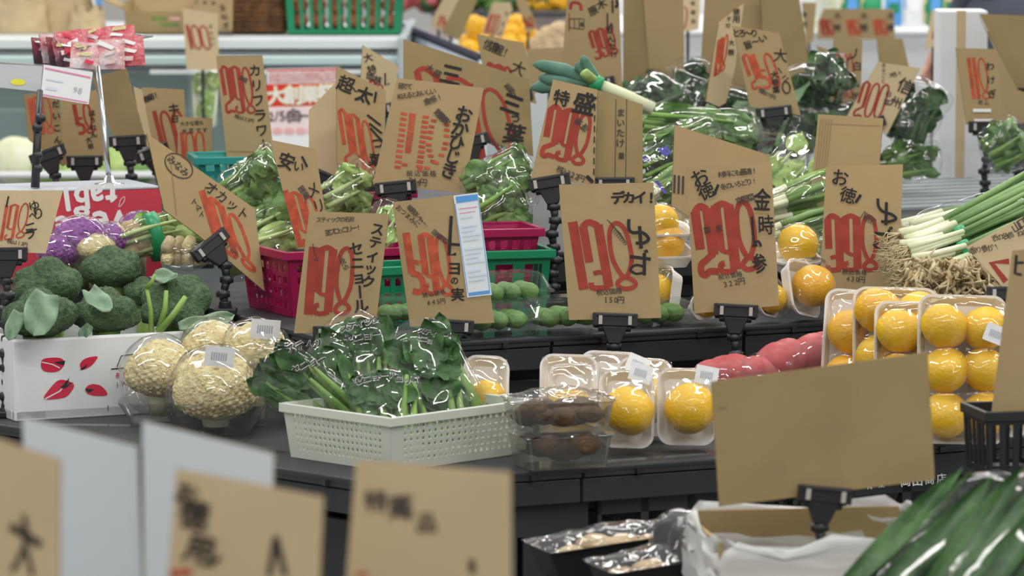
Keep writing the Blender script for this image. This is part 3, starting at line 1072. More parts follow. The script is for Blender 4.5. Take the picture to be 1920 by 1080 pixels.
# foreground, out of focus, standing on the near display
def f(k):
    k.stroke(K, [(20, 985), (78, 1022)], 14, False)
    k.stroke(K, [(45, 965), (50, 1010), (34, 1052), (22, 1070)], 9)
    k.stroke(K, [(50, 1030), (62, 1080)], 8)
card('blurred brown card at the lower left corner with one black sign', [(-20, 818), (112, 862), (108, 1290), (-20, 1290)], 4.15, -14, 4, f, m='card_pale')
card('blurred white board behind the lower left corner card', [(42, 782), (258, 838), (272, 1290), (60, 1290)], 4.6, -14, 4, m='board_white', name='white_board', cat='board', group='white boards in the foreground')
card('blurred white board behind the brown card with black strokes', [(267, 790), (513, 851), (505, 1290), (272, 1290)], 4.55, -14, 4, m='board_white', name='white_board', cat='board', group='white boards in the foreground')

def f(k):
    k.text(K, 'お', (350, 925), (350, 925), 44, .03, False, ang=20)
    k.text(K, '徳用', (365, 965), (376, 1030), 60, .03, True, ang=12)
    k.stroke(K, [(518, 1005), (505, 1080)], 10)
    k.stroke(K, [(518, 1005), (536, 1080)], 10)
    k.stroke(K, [(396, 1060), (415, 1042)], 8)
    k.stroke(OR, [(318, 1076), (360, 1072)], 14, False)
card('blurred brown card between white boards with a slanted black column', [(330, 879), (606, 932), (590, 1290), (300, 1290)], 4.2, -12, 5, f, m='card_pale')

def f(k):
    k.text(KT, '特大', (705, 940), (750, 955), 44, .03, True, ang=0)
    k.text(KT, '品', (800, 980), (800, 980), 44, .02, True)
    k.text(KT, '薬', (752, 950), (752, 950), 48, .02)
    k.stroke(KT, [(884, 1048), (886, 1075)], 12, False)
    k.stroke(OR, [(668, 1078), (690, 1076)], 8, False)
card('blurred brown card at bottom centre under the white basket', [(668, 862), (958, 886), (962, 1290), (632, 1290)], 4.3, -4, 5, f, m='card_pale')
rt0 = T('display_stand', 'near black display holding the blurred cards', 'display stand', V((-.38, 4.4, 0)))
m = M(); m.box((-.38, 4.4, .84), (1.1, .8, .06)); part('display_top', m, 'shelf_black', rt0, world=True, bevel=.004)
m = M(); m.box((-.38, 4.4, .405), (1.0, .7, .81)); part('display_body', m, 'shelf_black', rt0, world=True, bevel=.004)
# ---------------------------------------------------------------- builders for clips, baskets, packs, vegetables
NB = 0

def zframe(a, b, ref=V((1, 0, 0))):
    """local z runs from a to b, x stays near ref"""
    z = (b - a).normalized()
    x = (ref - z * ref.dot(z)).normalized()
    y = z.cross(x)
    mw = Matrix(((x.x, y.x, z.x, a.x), (x.y, y.y, z.y, a.y), (x.z, y.z, z.z, a.z), (0, 0, 0, 1)))
    return mw, (b - a).length

def sign_clip(label, key, px, py, zs, yaw=0, roll=0, lean=(0, 0), sc=1.0):
    p, n = CARDS[key]
    q = plane_map(p, n)(px, py)
    zax = V((math.sin(R(roll)), 0, math.cos(R(roll))))
    zax = (zax - n * zax.dot(n)).normalized()
    yax = -n
    xax = yax.cross(zax)
    mw = Matrix(((xax.x, yax.x, zax.x, q.x), (xax.y, yax.y, zax.y, q.y), (xax.z, yax.z, zax.z, q.z), (0, 0, 0, 1)))
    root = T('sign_clip', label, 'sign clip', mw, 'black plastic sign clips')
    s = sc
    m = M(); m.box((0, -.0052, -.002 * s), (.082 * s, .010, .024 * s)); m.box((0, -.0105, .006 * s), (.07 * s, .003, .006 * s)); part('front_jaw', m, 'black_plastic', root, bevel=.003)
    m = M(); m.box((0, .0095, -.004 * s), (.078 * s, .009, .028 * s)); part('rear_jaw', m, 'black_plastic', root, bevel=.003)
    for sx in (-1, 1):
        m = M(); m.box((sx * .027 * s, -.0115, -.003 * s), (.0065 * s, .004, .016 * s)); part('jaw_pad', m, 'grey_pad', root)
    m = M()
    m.tube([(-.03 * s, .002, -.017 * s), (.03 * s, .002, -.017 * s)], .0075 * s, 10)
    w0, w1, za, zb = .024 * s, .011 * s, -.014 * s, -.046 * s
    m.hexa([V(q_) for q_ in ((-w1, -.007, zb), (w1, -.007, zb), (w1, .009, zb), (-w1, .009, zb), (-w0, -.008, za), (w0, -.008, za), (w0, .010, za), (-w0, .010, za))])
    part('neck', m, 'black_plastic', root, bevel=.002)
    # chain of ball joints down to the surface
    inv = mw.inverted()
    a = V((0, .001, zb - .006 * s))
    wa = mw @ a
    foot = V((wa.x + lean[0], wa.y + lean[1], zs + .012))
    L = (foot - wa).length
    nj = max(1, min(9, int(L / .026)))
    prev = wa
    for i in range(nj + 1):
        t = i / max(nj, 1)
        c = wa.lerp(foot, t) + V((math.sin(i * 2.1) * .004, math.cos(i * 1.7) * .003, 0))
        m = M()
        m.ball(c, .0125 * s, 2, sc=(1, 1, .85))
        m.tube([c + V((-.013 * s, 0, 0)), c + V((.013 * s, 0, 0))], .006 * s, 8)
        if i:
            m.tube([prev, c], [.0085 * s, .0065 * s], 8)
        part('arm_joint', m, 'black_plastic', root, smooth=True, world=True)
        prev = c
    m = M(); m.box(V((foot.x, foot.y, zs + .0065)), (.045, .04, .013)); m.tube([foot, foot + V((0, 0, .014))], .012, 10)
    part('foot_clamp', m, 'black_plastic', root, world=True, bevel=.003)
    return root

def perf(m, P, nx, ny, mx, y0, y1, ratio=.5, rnd=False):
    def cuts(n, a, b):
        out = [0, a] if a > 0 else [0]
        span = b - a
        cell = span / (n + (n - 1) * (1 - ratio) / ratio)
        rib = cell * (1 - ratio) / ratio
        x = a
        marks = []
        for i in range(n):
            marks.append((x, x + cell))
            x += cell + rib
        vals = sorted(set([0.0, 1.0] + [round(q, 6) for mm in marks for q in mm]))
        return vals, [(round(p_, 6), round(q, 6)) for p_, q in marks]
    us, hu = cuts(nx, mx, 1 - mx)
    ws, hw = cuts(ny, y0, y1)
    b = len(m.v)
    for w in ws:
        for u in us:
            m.v.append(V(P(u, w)))
    nu = len(us)
    for j in range(len(ws) - 1):
        for i in range(nu - 1):
            if (us[i], us[i + 1]) in hu and (ws[j], ws[j + 1]) in hw:
                continue
            a = b + j * nu + i
            m.f.append((a, a + 1, a + nu + 1, a + nu))
            m.mi.append(0)

def basket(name, label, mw, top, bot, h, holes, mt, group=None, rim=.008, hy=(.14, .86), ratio=.5, thick=.003, mx=.06):
    root = T(name, label, 'basket', mw, group)
    tx, ty = top[0] / 2, top[1] / 2
    bx, by = bot[0] / 2, bot[1] / 2
    B = [V((-bx, -by, 0)), V((bx, -by, 0)), V((bx, by, 0)), V((-bx, by, 0))]
    Tp = [V((-tx, -ty, h)), V((tx, -ty, h)), V((tx, ty, h)), V((-tx, ty, h))]
    for i in range(4):
        j = (i + 1) % 4
        m = M()
        perf(m, lambda u, w: B[i].lerp(B[j], u).lerp(Tp[i].lerp(Tp[j], u), w), holes[i % 2], holes[2], mx, hy[0], hy[1], ratio)
        part('side_wall', m, mt, root, solid=thick)
    m = M(); m.add(B, [(0, 1, 2, 3)]); part('base', m, mt, root, solid=thick)
    m = M()
    o = rim
    for i in range(4):
        j = (i + 1) % 4
        d = (Tp[j] - Tp[i]).normalized()
        nn = V((d.y, -d.x, 0))
        a, b = Tp[i] - d * o * .9 + nn * 0, Tp[j] + d * o * .9
        q = [a - nn * .002, b - nn * .002, b + nn * o, a + nn * o]
        m.hexa([p_ + ZUP * (-.014) for p_ in q] + [p_ + ZUP * .002 for p_ in q])
    part('rim', m, mt, root, bevel=.0015)
    return root

def rr(w, h, r, n=5):
    """rounded rectangle outline in x,z about the origin"""
    pts = []
    for cx, cz, a0 in ((w / 2 - r, h / 2 - r, 0), (-w / 2 + r, h / 2 - r, 90), (-w / 2 + r, -h / 2 + r, 180), (w / 2 - r, -h / 2 + r, 270)):
        for i in range(n + 1):
            a = R(a0 + 90 * i / n)
            pts.append((cx + r * math.cos(a), cz + r * math.sin(a)))
    return pts

def sticker(root, cx, cz, y, w, h, rot=0, tilt=0):
    rm = Matrix.Rotation(R(rot), 3, 'Y')
    def P(a, b, o):
        return rm @ V((a, 0, b)) + V((cx, y - o + tilt * a, cz))
    m = M(); m.add([P(-w / 2, -h / 2, 0), P(w / 2, -h / 2, 0), P(w / 2, h / 2, 0), P(-w / 2, h / 2, 0)], [(0, 1, 2, 3)])
    st = part('price_sticker', m, 'paper', root, solid=.0006)
    m = M()
    for i in range(7):
        x = -w * .28 + i * w * .08
        m.add([P(x, -h * .2, .0008), P(x + w * .045, -h * .2, .0008), P(x + w * .045, h * .2, .0008), P(x, h * .2, .0008)], [(0, 1, 2, 3)])
    part('barcode', m, 'sticker_grey', st)

def citrus_pack(label, mw, w, h, fruits, sticky=None, seed=1, mt='citrus', dep=.022, group='film wrapped citrus packs on foam trays'):
    """foam tray standing in x,z with its hollow towards -y; fruits = [(x,z,r)]"""
    root = T('citrus_pack', label, 'fruit pack', mw, group)
    rg = random.Random(seed)
    def ring(ww, hh, r, y):
        return [V((x, y, z + h / 2)) for x, z in rr(ww, hh, r)]
    m = M()
    m.rings([ring(w - .03, h - .03, .012, .003), ring(w - .008, h - .008, .022, -dep + .004), ring(w, h, .024, -dep + .002), ring(w, h, .024, -dep - .002),
             ring(w - .009, h - .009, .02, -dep - .001), ring(w - .034, h - .034, .012, -.002)])
    part('foam_tray', m, 'foam_white', root, smooth=False, bevel=0)
    for (x, z, r) in fruits:
        m = M()
        o = rg.uniform(0, 50)
        m.ball((0, 0, 0), r, 4, lambda p: 1 + .025 * nz(p, 1.6, o) + .008 * nz(p, 7, o) - .06 * max(0, p.z - .93) / .07, (1, 1, .93), Matrix.Rotation(rg.uniform(-.9, .9), 3, 'X') @ Matrix.Rotation(rg.uniform(-.7, .7), 3, 'Y'))
        m.v = [p + V((x, -r - .002, z)) for p in m.v]
        fr = part('citrus', m, mt if rg.random() < .7 else 'citrus_ripe', root, smooth=True)
    def hgt(x, z):
        e = dep + .003
        for fx, fz, r in fruits:
            dd = math.hypot(x - fx, z - fz)
            e = max(e, 2 * r + .003 - .62 * max(0, dd - r * .35))
        return e
    m = M()
    N = 26
    def fn(u, v):
        a, b = u * 2 - 1, v * 2 - 1
        # squircle mapping of the square to the rounded tray outline
        x = a * math.sqrt(1 - .16 * b * b) * w / 2
        z = b * math.sqrt(1 - .16 * a * a) * h / 2
        edge = min(1, (1 - max(abs(a), abs(b))) * 14)
        y = -(dep + (hgt(x, z + h / 2) - dep) * edge) + .0016 * nz((x, z, seed), 60)
        return V((x, y, z + h / 2))
    m.grid(fn, N, N)
    part('film_wrap', m, 'film', root, smooth=True)
    if sticky:
        sx, sz, rot = sticky
        sticker(root, sx, sz, -hgt(sx, sz) - .003, .040, .032, rot)
    return root

def leafgrid(m, base, ax, up, L, W, rg, curl=.3, nu=4, nv=7, shp=.7):
    ax = ax.normalized()
    sd = ax.cross(up).normalized()
    nn = sd.cross(ax)
    ph = rg.uniform(0, 9)
    def fn(u, v):
        a = (u - .5) * 2
        ww = W * (math.sin(math.pi * min(1, .12 + v * .88)) ** shp) * .5
        b = curl * L * (v * v) + .18 * W * abs(a) - .10 * W * math.sin(v * 9 + ph + a * 3)
        return base + ax * (L * v) + sd * (ww * a) + nn * b
    m.grid(fn, nu, nv)

def veg_bag(label, a, b, width, thick, kind, seed=1, fm='film_loose', name='bagged_greens', cat='vegetable bag', group='vegetables in clear film bags', prints=None, taper=(.75, 1.0), nleaf=44, ref=V((1, 0, 0)), lm='leaf_mid', sm='stem_green', gather=False):
    mw, L = zframe(a, b, ref)
    root = T(name, label, cat, mw, group)
    rg = random.Random(seed)
    def prof(t):
        k = taper[0] + (taper[1] - taper[0]) * t
        e = min(1, (min(t, 1 - t) + .02) * 6) ** .5
        if gather and t > .82:
            e *= max(.25, 1 - (t - .82) * 5)
        return k * e
    # contents
    ms, ml = M(), M()
    if kind in ('stick', 'leafy', 'pale', 'dark'):
        ns = 11 if kind == 'stick' else 8
        for i in range(ns):
            x = (i / (ns - 1) - .5) * width * .72 * taper[0]
            y = rg.uniform(-.42, .42) * thick
            top = L * rg.uniform(.62, .9)
            pts = [V((x, y, .012)), V((x * 1.1 + rg.uniform(-.004, .004), y, top * .5)), V((x * 1.35, y * 1.2, top))]
            r = width * (.060 if kind == 'stick' else .045)
            ms.tube(pts, [r * 1.15, r, r * .45], 8)
        part('stems', ms, sm, root, smooth=True, kind='stuff')
        z0 = .42 if kind == 'stick' else .16
        nleaf = 30 if kind == 'stick' else nleaf
        for i in range(nleaf):
            t = rg.uniform(z0, .80)
            x = rg.uniform(-.42, .42) * width * prof(t)
            y = rg.uniform(-.40, .40) * thick * prof(t)
            ax = V((rg.uniform(-.5, .5), rg.uniform(-.25, .15), rg.uniform(.7, 1)))
            l_ = min(L * rg.uniform(.20, .34), (L * .97 - L * t))
            leafgrid(ml, V((x * .8, y, L * t)), ax, V((rg.uniform(-.6, .6), -1, rg.uniform(-.3, .3))), l_, width * rg.uniform(.28, .45), rg, rg.uniform(-.12, .12))
        part('leaves', ml, lm, root, smooth=True, kind='stuff')
    elif kind == 'leek':
        n = nleaf
        mwh = M()
        for i in range(n):
            x = rg.uniform(-.42, .42) * width
            y = rg.uniform(-.4, .4) * thick
            r = rg.uniform(.0055, .0085) if width < .2 else rg.uniform(.008, .012)
            cut = rg.uniform(.28, .42) * L
            x1 = x * 1.05 + rg.uniform(-.01, .01)
            mwh.tube([V((x * .8, y, .01)), V((x * .9, y, cut * .6)), V((x, y, cut))], [r * 1.35, r, r], 8)
            ms.tube([V((x, y, cut)), V((x1, y, L * .7)), V((x1 * 1.05, y, L * .97))], [r, r * .95, r * .6], 8)
        part('white_shafts', mwh, 'onion_white', root, smooth=True, kind='stuff')
        part('green_tops', ms, sm, root, smooth=True, kind='stuff')
    elif kind == 'blade':
        for i in range(nleaf):
            x = (i / (nleaf - 1) - .5) * width * .9
            y = rg.uniform(-.45, .05) * thick
            l_ = L * rg.uniform(.75, .95)
            leafgrid(ml, V((x, y, .01)), V((rg.uniform(-.06, .06), rg.uniform(-.05, .05), 1)), V((rg.uniform(-.4, .4), -1, 0)), l_, width * rg.uniform(.16, .26), rg, rg.uniform(-.05, .05), 4, 10)
        part('leaves', ml, lm, root, smooth=True, kind='stuff')
    elif kind == 'lumps':
        for i in range(nleaf):
            t = .12 + .76 * (i + .5) / nleaf
            r = thick * (rg.uniform(.40, .48) if nleaf < 8 else rg.uniform(.25, .33))
            x = (rg.uniform(-.25, .25) if nleaf < 8 else .24 * (-1) ** i) * width
            mm = M()
            o = rg.uniform(0, 30)
            mm.ball((x, rg.uniform(-.08, .08) * thick, L * t), r, 3, lambda p: 1 + .06 * nz(p, 1.5, o), (1, 1, rg.uniform(1, 1.5)))
            part('root', mm, lm, root, smooth=True)
    # film
    m = M()
    ph = rg.uniform(0, 20)
    def fn(u, v):
        a_ = 2 * math.pi * u
        k = prof(v)
        ca, sa = math.cos(a_), math.sin(a_)
        w_ = 1 + (.09 * abs(math.sin(a_ * 6 + ph + 3 * nz((ca, sa, v), 1.5))) - .05 if kind == 'blade' else 0) + .07 * math.sin(a_ * 5 + ph + v * 5) * (1 if not gather else 1 + 2 * max(0, v - .7)) + .05 * nz((ca * 1.5, sa * 1.5, v * 6), 1.6, ph)
        return V((ca * width * .53 * k * w_, sa * thick * .56 * max(k, .12) * w_, v * L * 1.02))
    m.grid(fn, 36, 22)
    fo = part('film_bag', m, fm, root, smooth=True)
    if prints:
        ink = Ink()
        prints(ink)
        # lay the print on the bag's front: px -> ray -> bag's mid plane pushed out to the front
        mid = a.lerp(b, .5)
        yv = (mw.to_3x3() @ V((0, 1, 0))).normalized()
        nn_ = yv if yv.y < 0 else -yv
        for c_, vf in ink.d.items():
            v_, f_ = vf
            mm = M()
            out = []
            mp = plane_map(mid + nn_ * thick * .5, nn_)
            inv = mw.inverted()
            for q in v_:
                p_ = inv @ mp(q[0], q[1])
                t = min(max(p_.z / L, .02), .98)
                k = prof(t)
                xx = max(-1, min(1, p_.x / (width * .53 * k + 1e-6)))
                s_ = 1 if (inv.to_3x3() @ nn_).y > 0 else -1
                out.append(V((p_.x, s_ * (thick * .66 * max(k, .12) * math.sqrt(max(0.02, 1 - xx * xx * .9)) + q[2] * 8e-5), p_.z)))
            mm.add(out, f_)
            part('bag_print', mm, c_, root, solid=0)
    return root

def floret_head(label, p, r, mt, name, cat, group, seed, lobes=9, leaf=None, wrap=False, tray=False, sq=.82, stk=None, sub=5, tilt=0, lobe_amp=.26, fine=.09, fs=11.0, support=None, beads=None):
    """knobbly dome of florets, its middle at p"""
    root = T(name, label, cat, Matrix.Translation(p - V((0, 0, r * .8))), group)
    rg = random.Random(seed)
    cs = [V((0, 0, 1))]
    for i in range(lobes):
        a = 2 * math.pi * i / lobes + rg.uniform(-.3, .3)
        e = rg.uniform(.0, .75)
        cs.append(V((math.cos(a) * math.cos(e), math.sin(a) * math.cos(e), math.sin(e))))
    ls = [rg.uniform(.75, 1.2) for _ in cs]
    def disp(q):
        d = 0
        for c, l in zip(cs, ls):
            g = max(0, q.dot(c))
            d = max(d, l * g ** 7)
        v1 = vor(q, fs, seed)
        v2 = vor(q, fs * 2.3, seed + 5)
        low = .30 * max(0, -q.z - .15)
        return 1 - lobe_amp + lobe_amp * 1.5 * d * .8 + fine * (.8 - v1) + fine * .5 * (.7 - v2) - low
    m = M()
    m.ball((0, 0, 0), r, sub, disp, (1, 1, sq), Matrix.Rotation(tilt, 3, 'X'))
    m.v = [q + V((0, 0, r * .8)) for q in m.v]
    if beads:
        nb_, rb_ = beads
        for i in range(nb_):
            z = 1 - 1.55 * (i + .5) / nb_
            a = i * 2.39996
            s_ = math.sqrt(max(0, 1 - z * z))
            q = V((s_ * math.cos(a), s_ * math.sin(a), z))
            k = disp(q) * r * .93
            o_ = rg.uniform(0, 30)
            m.ball(V((q.x * k, q.y * k, q.z * k * sq + r * .8)), r * rb_ * rg.uniform(.75, 1.2), 2, lambda w: 1 + .16 * nz(w, 2.5, o_))
    part('head', m, mt, root, smooth=True)
    m = M()
    m.tube([V((0, 0, -.01 if support is None else support - (p.z - r * .8))), V((0, 0, r * .6))], [r * .30, r * .42], 10)
    part('stalk', m, stk or 'broccoli_stalk', root, smooth=True)
    if wrap:
        m = M()
        o = seed * 3.1
        m.ball((0, 0, r * .8), r * (1.10 if not beads else 1.16), 4, lambda q: 1 + .05 * nz(q, 2.2, o) + .02 * abs(nz(q, 7, o)), (1.02, 1.02, sq * 1.02))
        part('film_wrap', m, 'film_loose', root, smooth=True)
    return root

def big_leaf(root, base, tip, W, mt, seed, curl=.15, facing=V((0, -1, .3)), label=None):
    """a leaf part with a pale midrib, world points"""
    rg = random.Random(seed)
    m = M()
    leafgrid(m, base, tip - base, facing, (tip - base).length, W, rg, curl, 8, 10, .42)
    lf = part('leaf', m, mt, root, smooth=True, world=True, solid=.0012, label=label)
    return lf

def clamshell(label, mw, w, dpt, h, seed, fill='leaf_mid', group='clear domed packs of green pods'):
    root = T('clamshell_pack', label, 'plastic pack', mw, group)
    rg = random.Random(seed)
    def ring(ww, hh, r, z):
        return [V((x, y, z)) for x, y in rr(ww, hh, r)]
    m = M(); m.rings([ring(w - .03, dpt - .03, .012, 0), ring(w - .012, dpt - .012, .016, h * .42), ring(w, dpt, .018, h * .44), ring(w, dpt, .018, h * .47)], capb=False)
    part('tub', m, 'clear_tub', root, smooth=False)
    m = M(); m.rings([ring(w, dpt, .018, h * .475), ring(w - .008, dpt - .008, .018, h * .52), ring(w - .03, dpt - .03, .018, h * .9), ring(w - .045, dpt - .045, .014, h)], capa=False)
    part('lid', m, 'clear_tub', root, smooth=False)
    for i in range(9):
        mm = M()
        x = (i % 3 - 1) * (w - .05) / 3.1
        y = (i // 3 - 1) * (dpt - .05) / 3.1
        o = rg.uniform(0, 40)
        mm.ball((x, y, h * .45), min(w, dpt) * .15, 3, lambda q: 1 + .08 * nz(q, 2, o), (1.25, 1, .95), Matrix.Rotation(rg.uniform(0, 3), 3, 'Z'))
        part('green_pod', mm, fill, root, smooth=True)
    return root

def tub(label, mw, w, dpt, h, seed, mt='smoke_tub', fill='brownfood', n=18, group='smoky trays of brown mushrooms', cover='film_crinkle', name='mushroom_tray', cat='food tray'):
    root = T(name, label, cat, mw, group)
    rg = random.Random(seed)
    def ring(ww, hh, r, z):
        return [V((x, y, z)) for x, y in rr(ww, hh, r)]
    m = M(); m.rings([ring(w * .84, dpt * .8, .012, 0), ring(w - .01, dpt - .01, .016, h * .95), ring(w, dpt, .018, h)], capb=False)
    part('tray', m, mt, root, solid=.0012)
    for i in range(n):
        mm = M()
        o = rg.uniform(0, 40)
        mm.ball((rg.uniform(-.32, .32) * w, rg.uniform(-.3, .3) * dpt, h * rg.uniform(.4, .75)), h * rg.uniform(.32, .45), 3, lambda q: 1 + .15 * nz(q, 2, o), (1.3, 1.1, .8))
        part('mushroom', mm, fill, root, smooth=True)
    m = M()
    def fn(u, v):
        x, y = (u - .5) * w, (v - .5) * dpt
        return V((x, y, h * 1.02 + .018 * (1 - (2 * u - 1) ** 2) * (1 - (2 * v - 1) ** 2) + .006 * nz((x, y, seed), 40)))
    m.grid(fn, 20, 14)
    part('film_cover', m, cover, root, smooth=True)
    return root
# ---------------------------------------------------------------- lowest tier: broccoli carton, cauliflower, basket, citrus
def ef(p, extra=0):
    """frame at p whose x follows the tier's right-hand edge"""
    return Matrix.Translation(p) @ Matrix.Rotation(R(25 + extra), 4, 'Z')

Z1, Z2, Z3 = .69, .844, .95
# foam carton (front-left corner given, x along E1)
cp = onz(28, 791, Z1)
cw, cdp, ch = .46, .235, .150
root = T('foam_carton', 'white foam carton with red leaf prints, full of broccoli', 'carton', ef(cp))
m = M(); m.box((cw / 2, cdp / 2, .01), (cw, cdp, .02)); part('base', m, 'foam_box', root, bevel=.003)
for nm, c, s in (('front_wall', (cw / 2, .009, ch / 2), (cw, .018, ch)), ('back_wall', (cw / 2, cdp - .009, ch / 2), (cw, .018, ch)),
                 ('side_wall', (.009, cdp / 2, ch / 2), (.018, cdp - .036, ch)), ('side_wall', (cw - .009, cdp / 2, ch / 2), (.018, cdp - .036, ch))):
    m = M(); m.box(c, s); part(nm, m, 'foam_box', root, bevel=.004)
ink = Ink()
def leafmark(pts, inner):
    ink.poly('red_print', crom(pts + [pts[0]], 4)[:-1])
    ink.poly('ink', inner)
leafmark([(77, 680), (84, 672), (112, 671), (121, 681), (112, 694), (97, 698), (80, 694)], [(100, 679), (122, 676), (120, 684), (112, 683)])
leafmark([(152, 692), (150, 682), (160, 672), (182, 668), (178, 678), (168, 688), (156, 693)], [(150, 692), (164, 682), (160, 690), (153, 694)])
leafmark([(83, 748), (92, 730), (112, 712), (138, 720), (132, 736), (118, 746)], [(112, 728), (130, 708), (126, 720), (138, 716), (122, 728)])
leafmark([(160, 728), (172, 720), (190, 724), (201, 740), (180, 742), (164, 738)], [(160, 728), (176, 730), (168, 736), (160, 732)])
ink.stroke('foam_box', [(84, 748), (112, 733), (116, 728)], 2.5, False)
ink.stroke('foam_box', [(78, 679), (98, 683), (112, 690)], 2, False)
ink.stroke('ink', [(250, 664), (227, 667), (219, 688)], 1.6, False)
ink.stroke('ink', [(208, 692), (244, 689)], 2.2, False)
ink.stroke('ink_thin', [(202, 760), (202, 770)], 1.4, False)
ink.text('red_print', '長野', (221, 704), (236, 703), 11, .01)
ink.text('ink_thin', 'JA', (219, 720), (232, 718), 10, .01)
nf = -E2
layer = {'red_print': .0008, 'ink': .0012, 'foam_box': .0011, 'ink_thin': .001}
for c_, vf in ink.d.items():
    one = Ink(); one.d[c_] = vf
    for o in one.build(root, plane_map(cp, nf, layer[c_])):
        o.name = 'carton_print'

BG = 'broccoli heads in the foam carton'
def cin(u, v, z):
    return cp + E1 * u + E2 * v + ZUP * z
def bro(label, px, py, d, r, seed, **kw):
    return floret_head(label, at(px, py, d), r, 'broccoli', 'broccoli', 'broccoli', BG, seed, support=cp.z + .021, **kw)
b1 = bro('lobed broccoli head at the upper left of the carton', 92, 545, 7.99, .071, 1, lobes=6, lobe_amp=.26)
b2 = bro('broccoli head standing highest at the carton back', 207, 512, 8.16, .060, 2, lobes=7, lobe_amp=.2)
b3 = bro('broccoli head at the front left under a hanging pale leaf', 72, 602, 7.86, .072, 3)
b4 = bro('broccoli head at the front centre with a curled leaf over it', 199, 596, 7.93, .064, 4)
b5 = bro('broccoli head lying on its side, pale stalks showing, at the right', 330, 575, 8.02, .068, 5, tilt=.5)
b6 = bro('small broccoli head tucked behind the two right heads', 268, 556, 8.13, .042, 6)
big_leaf(b3, at(86, 550, 7.76), at(62, 632, 7.74), .062, 'broccoli_leaf', 2, .05, V((.2, -1, .2)))
big_leaf(b3, at(36, 585, 7.77), at(16, 640, 7.75), .030, 'broccoli_leaf', 3, .05)
big_leaf(b4, at(166, 545, 7.86), at(206, 592, 7.82), .040, 'broccoli_leaf', 4, .1, V((.3, -1, .5)))
big_leaf(b4, at(170, 610, 7.86), at(150, 634, 7.86), .02, 'broccoli_leaf', 8, .1)
big_leaf(b5, at(290, 515, 8.02), at(338, 535, 7.95), .034, 'broccoli_leaf', 5, .12, V((0, -1, .8)))
big_leaf(b5, at(345, 622, 7.93), at(440, 590, 7.99), .034, 'broccoli_leaf', 6, -.05, V((0, -1, .5)))
big_leaf(b5, at(335, 612, 7.90), at(392, 598, 7.90), .022, 'broccoli_leaf', 9, .05)
for k, (a, b_, r0) in enumerate((((296, 622), (348, 556), .006), ((284, 624), (274, 535), .0042), ((300, 612), (312, 545), .005), ((274, 540), (290, 515), .004))):
    m = M()
    A, B_ = at(a[0], a[1], 7.925), at(b_[0], b_[1], 7.925)
    m.tube([A, A.lerp(B_, .5) + V((.004, -.006, 0)), B_], [r0 * 1.3, r0, r0 * .8], 8)
    part('leaf_stalk', m, 'broccoli_stalk', b5, smooth=True, world=True)

# acrylic divider plates standing on the lowest tier
def acrylic(label, pts, z, h, name='acrylic_divider'):
    a, b_ = onz(*pts[0], z), onz(*pts[1], z)
    root = T(name, label, 'divider', a, 'clear acrylic dividers')
    d = (b_ - a).normalized(); n = V((d.y, -d.x, 0)) * .0012
    m = M(); q = [a - n, b_ - n, b_ + n, a + n]
    m.hexa(q + [p + ZUP * h for p in q]); part('plate', m, 'acrylic', root, world=True)
    m = M(); n2 = V((d.y, -d.x, 0)) * .012
    q = [a - n2, b_ - n2, b_ + n2, a + n2]; m.hexa([p + ZUP * .0002 for p in q] + [p + ZUP * .002 for p in q]); part('foot', m, 'acrylic', root, world=True)
    return root
acrylic('clear acrylic plate standing before the printed foam carton', ((86, 797), (330, 800)), Z1, .075)
acrylic('clear acrylic plate between cauliflower and white basket', ((420, 835), (535, 850)), Z1, .085)
acrylic('clear acrylic plate in front of the small citrus trays', ((1075, 872), (1335, 851)), Z1, .06)

# cauliflower packs
CG = 'film wrapped cauliflower heads'
def cauli(label, px, py, d, r, seed, st=None, sup=Z1):
    root = floret_head(label, at(px, py, d), r, 'cauli', 'cauliflower_pack', 'cauliflower', CG, seed, lobes=14, lobe_amp=.12, fine=.06, fs=5.5, beads=(330, .095), wrap=True, stk='cauli_stalk', sq=1.0, support=sup + .012)
    p = at(px, py, d)
    b0 = sup - (p.z - r * .8) + .001
    m = M()
    def ring(k, z):
        return [V((x, y, z)) for x, y in rr(r * 2 * k, r * 2 * k, r * .4)]
    m.rings([ring(.80, b0), ring(1.12, b0 + .04), ring(1.16, b0 + .041), ring(.82, b0 + .004)], capb=True)
    part('foam_tray', m, 'clear_tub', root)
    if st:
        sticker(root, st[0], st[1], -r * .80, .052, .036, st[2], .3)
    return root
cauli('cauliflower pack nearest the printed carton face', 300, 703, 7.80, .064, 21)
cauli('biggest front cauliflower pack with a sticker on top', 404, 738, 7.66, .076, 22, (.012, .135, 8))
cauli('rear cauliflower pack behind the front one, left', 400, 660, 7.84, .056, 23)
cauli('rear cauliflower pack with a sticker, nearest the white basket', 478, 665, 7.76, .058, 24, (.022, .098, 6))

# white perforated basket with stick broccoli bags
bp_ = onz(735, 884, Z1)
bw, bd, bh = .31, .25, .092
yb = R(45)
mwb = Matrix.Translation(bp_) @ Matrix.Rotation(yb, 4, 'Z') @ Matrix.Translation(V((bw / 2 * .95, bd / 2 * .95, .001)))
